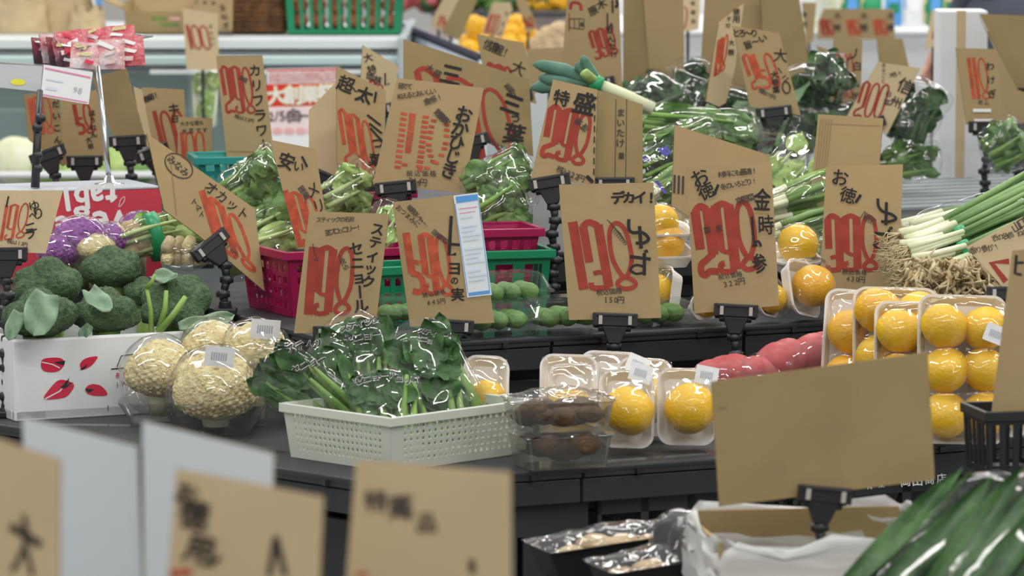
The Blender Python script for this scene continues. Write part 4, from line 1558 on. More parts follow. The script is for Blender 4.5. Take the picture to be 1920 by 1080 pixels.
# x axis of the basket runs right-back, y left-back
basket('perforated_basket', 'pale green white perforated basket full of stick broccoli bags', mwb, (bw + .02, bd + .02), (bw, bd), bh, (19, 19, 6), 'basket_white', rim=.006, hy=(.16, .84), ratio=.52, mx=.09)
SG = 'stick broccoli bags in the white basket'
def pr(pts_a, pts_b, ang, sz=18, w=''):
    def g(k):
        for (t, p0, p1) in (pts_a, pts_b):
            k.text('white_ink', t, p0, p1, sz, .085, False, ang=ang)
        for (t, p0, p1) in (pts_a, pts_b):
            k.text('ink', t, p0, p1, sz, .035, False, ang=ang)
    return g
bz = Z1 + .004
def sbag(label, p0, p1, d0, d1, w, th, seed, prints=None, **kw):
    veg_bag(label, at(*p0, d0), at(*p1, d1), w, th, 'stick', seed, name='stick_broccoli_bag', group=SG, prints=prints, lm='stick_leaf', sm='stem_green', fm='film_loose', **kw)
sbag('stick broccoli bag leaning far left over the basket edge', (690, 830), (484, 662), 7.42, 7.38, .115, .055, 31, pr(('スティッ', (545, 655), (595, 645), ), ('セニョー', (555, 690), (603, 678)), -28, 17), taper=(.8, 1.0))
sbag('tallest stick broccoli bag standing at the basket back', (690, 840), (660, 590), 7.46, 7.52, .125, .06, 32, pr(('スティック', (646, 617), (704, 598)), ('セニョー', (655, 638), (706, 628)), -12, 19), taper=(.8, 1.05))
sbag('stick broccoli bag between the left and tallest ones', (668, 840), (606, 640), 7.42, 7.46, .085, .05, 33)
sbag('stick broccoli bag leaning right with pale cut stems at its end', (872, 800), (762, 612), 7.40, 7.46, .125, .055, 34, pr(('スティック', (790, 622), (838, 632)), ('セニョ', (786, 636), (806, 642)), 12, 13), taper=(.85, 1.0))
sbag('foremost stick broccoli bag in the middle of the basket', (730, 845), (716, 696), 7.30, 7.36, .120, .055, 35, pr(('セニョール', (672, 715), (738, 706)), ('ロッ', (748, 713), (764, 715)), -8, 16), taper=(.9, 1.0))
sbag('stick broccoli bag filling the right side of the basket', (838, 835), (800, 690), 7.34, 7.40, .11, .05, 36, taper=(.95, .9))

# brown mushroom trays right of the basket
def lay(px, py, z, yaw=27, **kw):
    return Matrix.Translation(onz(px, py, z)) @ Matrix.Rotation(R(yaw), 4, 'Z')
tub('lower smoky tray of brown mushrooms beside the white basket', lay(1050, 872, Z1 + .001, 20), .165, .12, .055, 41)
tub('upper smoky tray of brown mushrooms under crinkled film', Matrix.Translation(at(1046, 803, dz(872, Z1))) @ Matrix.Rotation(R(10), 4, 'Z'), .185, .125, .052, 42, group='smoky trays of brown mushrooms')

# citrus packs, small front ones
def cpk(label, px, py, w, h, fr, yaw=10, tilt=14, roll=0, z=Z1, seed=1, st=None, back=0, **kw):
    p = onz(px + .4226 * back * 1045 * (z < .7 and h > .2), py, z) + ZUP * .004 + E2 * back
    return citrus_pack(label, frame(p, yaw, tilt, roll), w, h, fr, st, seed, **kw)
cpk('small citrus tray with one fruit, nearest the mushroom trays', 1170, 848, .097, .138, [(0, .062, .045)], 8, 16, 3, seed=1, st=(.018, .126, 15))
cpk('small citrus tray with one fruit, nearest the blank board', 1283, 842, .104, .136, [(.002, .062, .046)], 8, 14, 2, seed=2, st=(.028, .118, 10))
cpk('half hidden citrus tray behind the upper mushroom tray', 1105, 845, .085, .14, [(-.01, .05, .045)], 6, 16, -2, seed=3, back=.06)
cpk('rear citrus tray second in the small row', 1128, 842, .105, .145, [(0, .06, .043)], 8, 18, 3, seed=4, back=.14)
cpk('rear citrus tray with its pale back showing at the row middle', 1195, 836, .11, .148, [(.02, .06, .043)], 8, 18, 4, seed=5, back=.12)
cpk('rear citrus tray at the right of the small row', 1238, 835, .10, .140, [(0, .06, .045)], 8, 16, 4, seed=6, back=.075, st=(-.02, .12, 20))
cpk('citrus tray far left peeping over the mushroom film', 958, 848, .082, .150, [(0, .07, .036)], 8, 14, 4, seed=7, back=.12)
# larger six-fruit packs at the right
six = [(-.036, .205, .042), (.036, .203, .041), (-.034, .128, .042), (.036, .130, .041), (-.033, .05, .042), (.036, .052, .041)]
cpk('six-fruit citrus pack with a price sticker, nearest the right edge board', 1797, 838, .158, .262, six, 6, 10, 2, seed=11, st=(.046, .19, 20))
cpk('six-fruit citrus pack directly behind the stickered one', 1723, 836, .155, .240, [(x, z - .02, r) for x, z, r in six], 6, 11, 2, seed=12, back=.09)
cpk('six-fruit citrus pack third from the front, topmost fruit high', 1690, 836, .155, .258, [(-.036, .213, .043), (.036, .210, .041), (-.034, .130, .042), (.036, .130, .041), (-.033, .05, .042), (.036, .05, .041)], 6, 12, 2, seed=13, back=.17)
cpk('leftmost of the tall citrus packs, above the pink roots', 1628, 836, .150, .245, [(-.028, .165, .043), (.044, .16, .030), (-.03, .085, .042), (.04, .085, .034)], 6, 12, 5, seed=14, back=.25)
cpk('citrus pack cut off behind the right edge board', 1868, 836, .13, .250, [(x * .7, z - .01, r * .7) for x, z, r in six], 6, 11, 2, seed=15, back=.09)
# pink roots in film
veg_bag('film bag of pink roots lying at the left behind the blank board', onz(1316, 800, Z1) + ZUP * .066, onz(1450, 788, Z1) + ZUP * .066, .115, .105, 'lumps', 51, 'film_loose', 'pink_root_bag', 'vegetable bag', 'film bags of pink roots', nleaf=9, lm='pinkveg', ref=V((0, 0, 1)))
veg_bag('film bag of pink roots heaped higher against the citrus packs', onz(1432, 790, Z1) + ZUP * .075, onz(1600, 776, Z1) + ZUP * .105, .125, .11, 'lumps', 52, 'film_loose', 'pink_root_bag', 'vegetable bag', 'film bags of pink roots', nleaf=11, lm='pinkveg', ref=V((0, 0, 1)))

# ---------------------------------------------------------------- middle tier
# clear domed packs
def cl(label, px, py, z, w, dp, h, seed, yaw=27):
    clamshell(label, lay(px, py, z, yaw), w, dp, h, seed)
cl('clear domed pack on the tier edge behind the sticker card', 925, 627, Z2 + .001, .16, .12, .062, 61)
cl('clear domed pack on the tier edge beside the 138 card', 1055, 622, Z2 + .001, .17, .12, .066, 62)
clamshell('clear domed pack stacked on top of the two others', Matrix.Translation(at(952, 574, dz(622, Z2) + .01)) @ Matrix.Rotation(R(25), 4, 'Z'), .155, .11, .064, 63)
cl('clear domed pack showing at the card gap left', 752, 612, Z2 + .001, .12, .10, .06, 64)
cl('clear domed pack beyond the 138 card clip', 1225, 608, Z2 + .001, .15, .12, .05, 65)
# citrus trays on the middle tier
cpk('upright foam citrus tray left of the kanji card', 1266, 604, .085, .10, [(.0, .05, .034)], -70, 8, 0, z=Z2, seed=21, back=.02)
def flatpack(label, px, py, d, w, h, fr, seed, yaw, tilt=80):
    return citrus_pack(label, frame(at(px, py, d), yaw, tilt), w, h, fr, None, seed)
flatpack('foam citrus tray lying on top of the upright one', 1262, 504, 8.06, .10, .10, [(0, .05, .036)], 22, 15, 78)
flatpack('second lying citrus tray with an orange fruit on the stack', 1262, 462, 8.07, .09, .09, [(-.012, .045, .034)], 23, 15, 78)
cpk('slanted citrus tray facing right beside the 398 card', 1505, 604, .10, .11, [(0.0, .055, .042)], 58, 16, 12, z=Z2, seed=24, back=.02)
cpk('slanted citrus tray lower left of the clip under the kanji card', 1435, 606, .07, .075, [(0.0, .035, .030)], 58, 18, 12, z=Z2, seed=25, back=.02)
cpk('citrus tray peeping below the kanji card', 1318, 608, .07, .05, [(0.01, .028, .024)], 40, 10, 0, z=Z2, seed=26, back=.02)
flatpack('citrus tray lying on the slanted one, fruit on top', 1500, 515, 8.22, .10, .11, [(.01, .055, .040)], 27, 15, 75)

# magenta baskets
def mbasket(label, p, yaw, top, bot, h, holes, mt='magenta', tilt=0, name='plastic_basket', g='magenta plastic baskets'):
    mw = Matrix.Translation(p) @ Matrix.Rotation(R(yaw), 4, 'Z') @ Matrix.Rotation(R(tilt), 4, 'X') @ Matrix.Translation(V((0, 0, .001)))
    return basket(name, label, mw, top, bot, h, holes, mt, g, rim=.009, hy=(.12, .80), ratio=.6)
pm = onz(545, 598, Z2)
mbasket('magenta basket behind the slanted 198 card, rooted greens in it', pm + E1 * .13 + E2 * .125, 25, (.27, .25), (.24, .22), .125, (9, 8, 4))
mbasket('magenta basket propped under bagged leaves beside the sticker card', onz(955, 600, Z2) + E2 * .14 + E1 * .01 + ZUP * .060, 14, (.185, .15), (.15, .12), .105, (7, 7, 3), tilt=0)
mbasket('magenta basket half hidden behind the narrow striped card', V((at(640, 470, 8.66).x, at(640, 470, 8.66).y, Z2)), 32, (.21, .21), (.18, .18), .20, (8, 8, 5))
# green lattice baskets
mbasket('green lattice basket right of the sticker card', onz(955, 600, Z2) + E2 * .14, 14, (.24, .18), (.22, .16), .125, (4, 4, 1), 'green_plastic', 0, 'plastic_basket', 'green plastic baskets')
mbasket('green lattice basket seen between the two nearest cards', onz(718, 612, Z2) + E2 * .09 + E1 * .07, 25, (.12, .11), (.11, .10), .105, (5, 5, 2), 'green_plastic', 0, 'plastic_basket', 'green plastic baskets')
mbasket('small teal basket under the tall katakana card', at(455, 345, 8.95), 10, (.20, .15), (.18, .13), .06, (6, 5, 2), 'teal_plastic', 0, 'plastic_basket', 'teal plastic baskets')

# ---------------------------------------------------------------- greens
def vb(label, p0, p1, d0, d1, w, th, kind, seed, **kw):
    return veg_bag(label, at(*p0, d0), at(*p1, d1), w, th, kind, seed, **kw)
vb('bag of leafy greens fanned up beside the slanted card', (420, 395), (545, 320), 8.42, 8.46, .15, .07, 'leafy', 71, lm='leaf_mid', ref=V((0, 0, 1)), nleaf=34)
vb('bag of leafy greens lying below the fanned bag', (420, 470), (590, 400), 8.36, 8.42, .12, .07, 'pale', 72, lm='leaf_mid', sm='stem_pale', ref=V((0, 0, 1)), nleaf=26)
vb('rooted pale greens in the magenta basket', (415, 496), (600, 445), 8.20, 8.36, .10, .07, 'pale', 73, lm='leaf_pale', sm='stem_pale', ref=V((0, 0, 1)), nleaf=24)
vb('bag of broad leaves above the magenta basket at centre', (868, 372), (1000, 318), 8.34, 8.38, .13, .08, 'leafy', 74, lm='leaf_mid', ref=V((0, 0, 1)), nleaf=34)
vb('second bag of broad leaves resting inside that basket', (880, 425), (985, 372), 8.30, 8.34, .12, .08, 'leafy', 75, lm='leaf_mid', ref=V((0, 0, 1)), nleaf=28)
vb('bag of frilled greens behind the narrow striped card', (598, 395), (705, 345), 8.42, 8.5, .12, .06, 'pale', 76, lm='leaf_pale', sm='stem_pale', ref=V((0, 0, 1)), nleaf=22)
vb('bag of lime green leaves showing at the 198 katakana card corner', (700, 470), (740, 380), 8.2, 8.25, .07, .05, 'pale', 77, lm='leaf_pale', sm='stem_pale', nleaf=16)
# right of centre
vb('long clear bag of broad greens lying across the topmost tier', (1195, 232), (1425, 262), 8.95, 9.0, .12, .08, 'leafy', 78, lm='leaf_mid', ref=V((0, 0, 1)), nleaf=40)
vb('second bag of greens under the long one', (1200, 285), (1345, 250), 8.8, 8.9, .09, .06, 'leafy', 79, lm='leaf_mid', ref=V((0, 0, 1)), nleaf=20)
def pp(k):
    k.text('blue_print', '新鮮', (1212, 298), (1250, 284), 18, .03)
    k.text('white_ink', 'やさい', (1218, 302), (1240, 294), 12, .02)
vb('film bag with violet printing lying right of the carton board', (1190, 330), (1300, 280), 8.5, 8.6, .09, .05, 'leafy', 80, lm='leek_blue' if False else 'leaf_dark', ref=V((0, 0, 1)), nleaf=18, prints=pp)
def pp(k):
    k.stroke('blue_print', [(1240, 340), (1247, 362)], 5)
vb('pale film bag with a blue dash under the violet printed one', (1200, 385), (1300, 330), 8.4, 8.5, .08, .05, 'leek', 81, ref=V((0, 0, 1)), nleaf=10, prints=pp, fm='film_crinkle')
vb('bag of pale celery stalks with yellow tips and a label', (1395, 400), (1540, 280), 8.52, 8.62, .13, .06, 'pale', 82, lm='leaf_pale', sm='stem_pale', ref=V((-.6, 0, .8)), nleaf=12)
vb('bag of white stalks under the celery', (1420, 395), (1570, 345), 8.44, 8.5, .07, .05, 'leek', 83, ref=V((0, 0, 1)), nleaf=9)
vb('bag of slim green stalks left of the 398 card, upper', (1420, 455), (1560, 425), 8.36, 8.4, .07, .05, 'leek', 84, sm='onion_green', ref=V((0, 0, 1)), nleaf=12)
vb('bag of slim green stalks left of the 398 card, lower', (1415, 492), (1560, 470), 8.30, 8.34, .07, .05, 'leek', 85, sm='onion_green', ref=V((0, 0, 1)), nleaf=12)
def f(k):
    k.text(KT, 'もの恵みご宮下', (1448, 405), (1518, 385), 11, .01)
    for x, y, a, b_ in ((1475, 412, 8, 6), (1455, 417, 5, 4), (1508, 414, 6, 4)):
        k.poly('green_plastic', ell(x, y, a, b_, 0)[:-1])
card('printed tan carton front with small green dots under the celery', [(1447, 392), (1530, 374), (1535, 408), (1447, 424)], 8.5, 4, 5, f, name='carton_board', cat='cardboard', group='plain cardboard boards')
# dark bagged greens behind
dk = [((1195, 210), (1260, 165), .16, 'dark bagged greens under the clips at top centre'), ((1275, 235), (1325, 150), .15, 'dark bagged greens left of the side-on card'),
      ((1365, 262), (1395, 165), .16, 'dark bagged greens under the 250 card'), ((1420, 300), (1440, 210), .15, 'dark bagged greens below the clip of the 250 card'),
      ((1475, 292), (1500, 190), .16, 'dark bagged greens right of that clip'), ((1525, 280), (1535, 120), .17, 'tall dark bagged greens under the large carton board'),
      ((1590, 290), (1580, 205), .15, 'dark bagged greens behind the corrugated board'), ((1690, 270), (1730, 150), .15, 'dark bagged greens left of the foam post'),
      ((1300, 190), (1290, 110), .10, 'dark bagged greens between the blank boards'), ((1560, 180), (1545, 115), .10, 'dark bagged greens left of the crossed-out card')]
for i, (a, b_, w, lb) in enumerate(dk):
    vb(lb, a, b_, 9.55 + .05 * (i % 3) if i != 3 else 9.0, 9.62, w, .09, 'dark', 90 + i, lm='leaf_dark', sm='leaf_dark', nleaf=24)
vb('bagged light greens low beside the foam post', (1650, 318), (1760, 288), 9.6, 9.65, .10, .07, 'leafy', 101, ref=V((0, 0, 1)), nleaf=22)
vb('glossy bagged greens beside the clip at the right edge', (1845, 300), (1925, 250), 9.4, 9.4, .13, .07, 'leafy', 102, ref=V((0, 0, 1)), nleaf=20)

# long leek lying on the boards at centre top
a, b_ = at(1225, 205, 8.75), at(1118, 158, 8.75)
root = T('leek', 'thick leek with blue-green leaves tied with green tape', 'leek', a)
m = M(); m.tube([a, a.lerp(b_, .5) + ZUP * .003, b_], [.014, .013, .014], 12); part('white_shaft', m, 'onion_white', root, smooth=True, world=True)
d_ = (b_ - a).normalized()
m = M(); m.tube([b_ - d_ * .012, b_ + d_ * .012], [.019, .020], 14); part('tape_band', m, 'tape_green', root, smooth=True, world=True)
for i, (tx, ty, w) in enumerate(((1092, 105, .024), (1080, 118, .03), (1000, 120, .03), (1010, 145, .034), (995, 165, .034), (1030, 178, .03), (1050, 128, .03), (1100, 118, .022))):
    m = M(); tip = at(tx, ty, 8.72 + .012 * i); mid = b_.lerp(tip, .5) + V((0, 0, .004 * (i % 3)))
    m.tube([b_, b_.lerp(mid, .6), mid, mid.lerp(tip, .7), tip], [.009, .013, w * .48, w * .42, .004], 10, flat=.45)
    part('leaf', m, 'leek_blue' if i else 'leek_blue', root, smooth=True, world=True)
m = M(); m.tube([b_, at(1095, 135, 8.70)], [.012, .010], 10, flat=.5); part('inner_leaf', m, 'leaf_pale', root, smooth=True, world=True)

# spring onions at the right
for i, (p0, p1, w, lb) in enumerate((((1690, 470), (1945, 350), .06, 'spring onion bundle lying topmost beside the 398 card'), ((1688, 492), (1950, 388), .06, 'spring onion bundle with two green ties at the right'),
                                     ((1700, 512), (1950, 425), .06, 'lowest spring onion bundle behind the tilted card'))):
    A, B_ = at(*p0, 8.06 - .08 * i), at(*p1, 8.18 - .08 * i)
    mw, L = zframe(A, B_, V((0, 0, 1)))
    root = T('spring_onion_bundle', lb, 'spring onion', mw, 'spring onion bundles')
    rg = random.Random(200 + i)
    mw_, mg_, mr_ = M(), M(), M()
    for k in range(16):
        x, y = rg.uniform(-.5, .5) * w, rg.uniform(-.02, .02)
        r = rg.uniform(.005, .0075)
        c = rg.uniform(.32, .45) * L
        mw_.tube([(x, y, .015), (x * .8, y, c * .5), (x * .6, y, c)], [r * 1.5, r, r], 8)
        mg_.tube([(x * .6, y, c), (x * .9, y, L * .75), (x * 1.2, y, L)], [r, r * 1.05, r * .6], 8)
        for q in range(7):
            mr_.tube([(x, y, .016), (x + rg.uniform(-.012, .012), y + rg.uniform(-.012, .012), -.012), (x + rg.uniform(-.022, .022), y + rg.uniform(-.02, .02), -.045 * rg.uniform(.5, 1))], [.0016, .001, .0005], 4)
    part('white_shafts', mw_, 'onion_white', root, smooth=True, kind='stuff')
    part('green_tops', mg_, 'onion_green', root, smooth=True, kind='stuff')
    part('roots', mr_, 'root', root, smooth=True, kind='stuff')
    if i:
        m = M(); m.tube([(0, 0, L * .40), (0, 0, L * .46)], [w * .40, w * .42], 16, flat=.6); part('tie', m, 'tape_green', root, smooth=True)
def pp(k):
    for i in range(9):
        x, y = 1745 + i * 22, 418 - i * 5.8
        k.stroke('blue_print', [(x, y - 4), (x + 8, y + 5), (x + 15, y - 5)], 4)
        k.stroke('white_ink', [(x + 3, y + 4), (x + 12, y - 6), (x + 20, y)], 2.5)
vb('violet printed film bag of spring onions lying at the back right', (1695, 440), (1950, 375), 8.3, 8.45, .085, .05, 'leek', 86, sm='onion_green', ref=V((0, 0, 1)), nleaf=12, prints=pp)
# root mass below the onions
root = T('root_heap', 'heap of pale tangled onion roots above the citrus packs', 'roots', at(1780, 560, 8.0), None)
rg = random.Random(5)
m = M()
for k in range(420):
    p = at(rg.uniform(1698, 1872), rg.uniform(484, 575), rg.uniform(7.82, 7.9))
    q = p + V((rg.uniform(-.02, .02), rg.uniform(-.015, .015), rg.uniform(-.03, .012)))
    e = q + V((rg.uniform(-.02, .02), rg.uniform(-.015, .015), rg.uniform(-.025, .012)))
    m.tube([p, q, e], [.0042, .0030, .0014], 5)
part('tangled_roots', m, 'root', root, smooth=True, world=True, kind='stuff')
m = M()
for k in range(16):
    p = at(rg.uniform(1708, 1860), rg.uniform(505, 575), rg.uniform(7.88, 7.93))
    m.ball(p, rg.uniform(.018, .026), 3, lambda q: 1 + .2 * nz(q, 3, k))
part('soil_clump', m, 'root', root, smooth=True, world=True, kind='stuff')
m = M(); m.box(at(1780, 600, 7.9), (.18, .08, .04)); part('tray', m, 'shelf_black', root, world=True)
# violet film bag standing left of the roots
vb('violet tinted film bag between the 398 card and onion roots', (1700, 565), (1705, 440), 8.05, 8.1, .05, .04, 'lumps', 88, lm='blue_print', nleaf=4)

# sweet purple heads, roots and pale greens on a crate at the left
pc = V((-.605, 8.235, 0))
croot = T('black_crate', 'black crate behind the broccoli carton carrying purple heads', 'crate', Matrix.Translation(V((pc.x, pc.y, Z1))) @ Matrix.Rotation(R(25), 4, 'Z'))
m = M(); m.box((-.25, .1, .10), (.50, .20, .20)); part('body', m, 'shelf_black', croot, bevel=.004)
for i in range(8):
    m = M(); m.box((-.03 - i * .06, -.002, .10), (.006, .006, .18)); part('rib', m, 'black_plastic', croot)
ZC = Z1 + .2
def cr(px, py, d):
    return at(px, py, d)
PG = 'purple cauliflower in film'
for lb, px, py, d, r, s in (('purple cauliflower in shiny film at the left of the red carton lettering', 150, 455, 8.25, .056, 301), ('purple cauliflower in film in front of the white lettering', 205, 452, 8.28, .040, 302), ('purple cauliflower at the right below the red carton edge', 262, 425, 8.40, .036, 303), ('purple cauliflower cut low under the left card', 112, 474, 8.22, .042, 304)):
    floret_head(lb, at(px, py, d), r, 'purple', 'purple_cauliflower', 'cauliflower', PG, s, lobes=16, lobe_amp=.10, fine=.06, fs=4.2, beads=(190, .115), wrap=True, stk='cauli_stalk', support=ZC, sub=4)
floret_head('cream cauliflower in film behind the tall broccoli head', at(178, 470, 8.22), .040, 'cauli', 'cauliflower_pack', 'cauliflower', CG, 305, lobes=12, lobe_amp=.12, fine=.07, fs=6.5, wrap=True, stk='cauli_stalk', support=ZC, sub=4)
rt = vb('film bag of pale celery with brown roots and green tape', (212, 462), (400, 418), 8.28, 8.34, .10, .075, 'pale', 306, lm='leaf_pale', sm='stem_pale', ref=V((0, 0, 1)), nleaf=26)
mw = ROOT[rt.name]
m = M()
for k in range(5):
    m.ball((random.Random(k).uniform(-.02, .02), random.Random(k + 9).uniform(-.02, .02), .015 + .012 * k), .024, 3, lambda q: 1 + .15 * nz(q, 2, k))
part('root_end', m, 'root', rt, smooth=True, kind='stuff')
m = M(); m.tube([(0, 0, .072), (0, 0, .094)], [.048, .05], 20, flat=.8); part('tape_band', m, 'tape_green', rt, smooth=True)
root = T('root_pack', 'film pack of cut cream roots beside the slanted card clip', 'vegetable pack', at(345, 505, 8.18))
for i in range(7):
    a = at(312 + (i % 4) * 19, 496 - (i // 4) * 22, 8.17 + .01 * (i % 2))
    m = M(); m.tube([a, a + V((.002, .0, .012)), a + V((.004 + .004 * (i // 4), .012, .026))], [.011, .0125, .0105], 10); part('cut_root', m, 'root' if i % 3 else 'cauli', root, smooth=True, world=True)
m = M(); m.ball(at(347, 480, 8.19), .046, 4, lambda q: 1 + .06 * nz(q, 2.2, 4), (1.05, .8, .62)); part('film_wrap', m, 'film_loose', root, smooth=True, world=True)

# red carton, its printing upside down
rp = at(303, 352, 8.5)
rw, rdp = .47, .20
rh = rp.z - Z1
mwr = Matrix.Translation(V((rp.x, rp.y, Z1))) @ Matrix.Rotation(R(25), 4, 'Z')
root = T('red_carton', 'red carton standing upside down with white lettering', 'carton', mwr)
m = M(); m.box((-rw / 2, rdp / 2, rh / 2), (rw, rdp, rh - .002)); part('carton_body', m, 'red_card', root, bevel=.002)
m = M(); m.box((-rw / 2, rdp / 2, rh + .001), (rw + .002, rdp + .002, .003)); part('carton_top', m, 'sticker_grey', root)
ink = Ink()
for t, p0, p1, sz in (('table', (208, 368), (98, 378), 62), ('Vege', (224, 418), (118, 430), 66)):
    ink.text('white_ink', t, p0, p1, sz, .04, False, ang=176)
ink.stroke('white_ink', [(222, 388), (226, 374), (233, 369), (232, 378), (224, 388)], 1)
for o in ink.build(root, plane_map(V((rp.x, rp.y, Z1)), -E2, .001)):
    o.name = 'carton_lettering'
m = M(); m.tube([at(166, 395, 8.28) + V((0, .0, 0)), at(166, 395, 8.28) + V((0, .02, 0))], .011, 14); 
mat('foil_red', (.52, .03, .06), .22, .6, bump=.9, bscale=45, col2=(.62, .20, .22), vscale=26)
mat('foil_dark', (.10, .06, .08), .22, .6, bump=.8, bscale=40, col2=(.35, .05, .07), vscale=20)
mat('foil_white', (.66, .60, .60), .25, .6, bump=.8, bscale=40, col2=(.55, .10, .12), vscale=22)
# ---------------------------------------------------------------- lower right: display in front of the island
ZL = .56
rt0 = T('display_stand', 'low black display before the island under the lined carton', 'display stand', V((.62, 6.28, 0)))
m = M(); m.box((.62, 6.34, ZL - .03), (1.55, .74, .06)); part('display_top', m, 'shelf_black', rt0, world=True, bevel=.004)
m = M(); m.box((.62, 6.34, ZL / 2 - .03), (1.45, .68, ZL - .06)); part('display_body', m, 'shelf_black', rt0, world=True, bevel=.004)
# carton lined with a white bag, cucumbers inside
kp = at(1532, 1010, 6.22)
kw, kd, kh = .325, .24, .182
mwk = Matrix.Translation(V((kp.x, kp.y + .06, ZL + .001))) @ Matrix.Rotation(R(8), 4, 'Z')
root = T('lined_carton', 'open brown carton lined with a crumpled white bag', 'carton', mwk)
for nm, c, s in (('front_wall', (0, -kd / 2, kh / 2 - .012), (kw, .005, kh - .024)), ('back_wall', (0, kd / 2, kh / 2 + .005), (kw, .005, kh + .01)), ('side_wall', (-kw / 2, 0, kh / 2), (.005, kd, kh)), ('side_wall', (kw / 2, 0, kh / 2), (.005, kd, kh)), ('base', (0, 0, .003), (kw, kd, .006))):
    m = M(); m.box(c, s); part(nm, m, 'card', root)
m = M()
def fn(u, v):
    a = 2 * math.pi * u
    q = rr(kw + .014, kd + .014, .03, 9)
    k = u * len(q)
    i = int(k) % len(q)
    p0, p1 = q[i], q[(i + 1) % len(q)]
    t = k - int(k)
    x, y = p0[0] + (p1[0] - p0[0]) * t, p0[1] + (p1[1] - p0[1]) * t
    w = (v - .45) * 2
    rad = 1.0 + (.05 if v > .45 else -.16) * abs(w) + .05 * nz((x, y, v), 16) + .025 * nz((x, y, v * .3), 60)
    z = kh + .012 - abs(w) ** 1.5 * (.085 if v > .45 else .12) + .030 * nz((x, y, v * .4), 22) + .010 * nz((x, y, v), 55)
    if y < 0 and v > .3:
        z -= .012
    return V((x * rad, y * rad, z))
m.grid(fn, 160, 22)
part('liner_bag', m, 'white_bag', root, smooth=True)
for i in range(6):
    m = M()
    y0 = -.08 + i * .03
    m.tube([(-.04 + .015 * i, y0, .10), (.03, y0 + .01, .118 + .004 * i), (.13, y0, .112)], [.012, .02, .012], 12)
    part('cucumber', m, 'leaf_mid' if i % 2 else 'leaf_dark', root, smooth=True)
# black trays of wrapped taro
for i, (px, py, d, w, lb) in enumerate(((1150, 1028, 6.62, .25, 'black tray of wrapped pale taro at the back of the pair'), (1262, 1066, 6.44, .24, 'black tray of wrapped taro in front, cut by the frame'))):
    p = at(px, py, d)
    tub(lb, Matrix.Translation(V((p.x, p.y, p.z - .03))) @ Matrix.Rotation(R(20), 4, 'Z') @ Matrix.Rotation(R(-5), 4, 'Y'), w, .13, .05, 140 + i, 'black_plastic', 'bread', 9, 'black trays of wrapped taro', 'film_crinkle', 'taro_tray')
p = at(1175, 1080, 6.55)
mwt = Matrix.Translation(V((p.x, p.y, ZL + .001))) @ Matrix.Rotation(R(18), 4, 'Z')
zt = p.z - .035 - ZL
root = T('black_crate', 'shallow black crate under the taro trays', 'crate', mwt)
for c, s in (((0, -.14, zt / 2), (.42, .006, zt)), ((0, .14, zt / 2), (.42, .006, zt)), ((-.21, 0, zt / 2), (.006, .28, zt)), ((.21, 0, zt / 2), (.006, .28, zt)), ((0, 0, zt - .004), (.42, .28, .006))):
    m = M(); m.box(c, s); part('crate_wall', m, 'shelf_black', root)
m = M()
for s_ in (-1, 1):
    m.box((0, s_ * .143, zt), (.44, .012, .012)); m.box((s_ * .213, 0, zt), (.012, .29, .012))
part('crate_rim', m, 'shelf_black', root, bevel=.002)
# upright black wrapped packs next to the carton
for i, (px, lb) in enumerate(((1285, 'dark upright film pack leaning on the lined carton'), (1248, 'second dark upright film pack left of the first'))):
    A = at(px, 1100, 6.40 + .06 * i)
    A.z = ZL + .03
    o = T('dark_pack', lb, 'food pack', frame(A, -20 - 14 * i, 10, 6), 'dark upright packs')
    def ring(ww, hh, r, y):
        return [V((x, y, z + .075)) for x, z in rr(ww, hh, r)]
    m = M(); m.rings([ring(.055, .11, .02, -.022), ring(.075, .135, .03, -.014), ring(.085, .148, .034, .008), ring(.092, .155, .036, .012), ring(.092, .155, .036, .015)])
    part('black_tray', m, 'black_plastic', o, smooth=True)
    m = M(); m.rings([ring(.062, .118, .02, -.026), ring(.082, .142, .03, -.016), ring(.097, .160, .036, .013)], capb=False)
    part('film_wrap', m, 'film', o, smooth=True)
    m = M(); m.ball((0, .012, .075), .030, 3, None, (1, .5, 1.6)); part('taro', m, 'bread', o, smooth=True)
# big bag of leeks at the lower right
for i, (p0, p1, d0, d1, w, lb) in enumerate((((1630, 1205), (1930, 920), 5.72, 5.86, .155, 'large film bag of dark green leek leaves, left one'), ((1790, 1230), (2040, 905), 5.60, 5.74, .165, 'large film bag of dark green leek leaves cut by the frame corner'))):
    veg_bag(lb, at(*p0, d0), at(*p1, d1), w, .075, 'blade', 160 + i, 'film_streak', 'leek_bag', 'vegetable bag', 'large bags of leek leaves', nleaf=20, lm='leaf_dark', sm='leaf_mid', taper=(1, .9))
q = at(1850, 1150, 5.8)
m = M(); m.box(V((q.x, q.y + .005, (q.z - .07) / 2)), (.42, .28, q.z - .07)); rt_ = T('black_crate', 'black crate under the leek bags at the lower right', 'crate', V((q.x, q.y, 0)))
part('crate_wall', m, 'shelf_black', rt_, world=True, bevel=.006)
# dark slotted basket and board holder at the right edge
p = onz(1890, 880, Z1)
basket('slotted_basket', 'black slotted basket under the right edge board', Matrix.Translation(V((at(1895, 880, 6.80).x, at(1895, 880, 6.80).y, at(1895, 880, 6.80).z))) @ Matrix.Rotation(R(12), 4, 'Z'), (.12, .12), (.11, .11), .10, (5, 5, 1), 'black_plastic', rim=.005, hy=(.1, .8), ratio=.55)
q = at(1895, 880, 6.80)
m = M(); m.box(V((q.x, q.y, (q.z + ZL) / 2 - .15)), (.1, .1, q.z - ZL + .3)); rt_ = T('black_block', 'black support block under the slotted basket', 'block', V((q.x, q.y, ZL - .3))); part('body', m, 'shelf_black', rt_, world=True, bevel=.004)

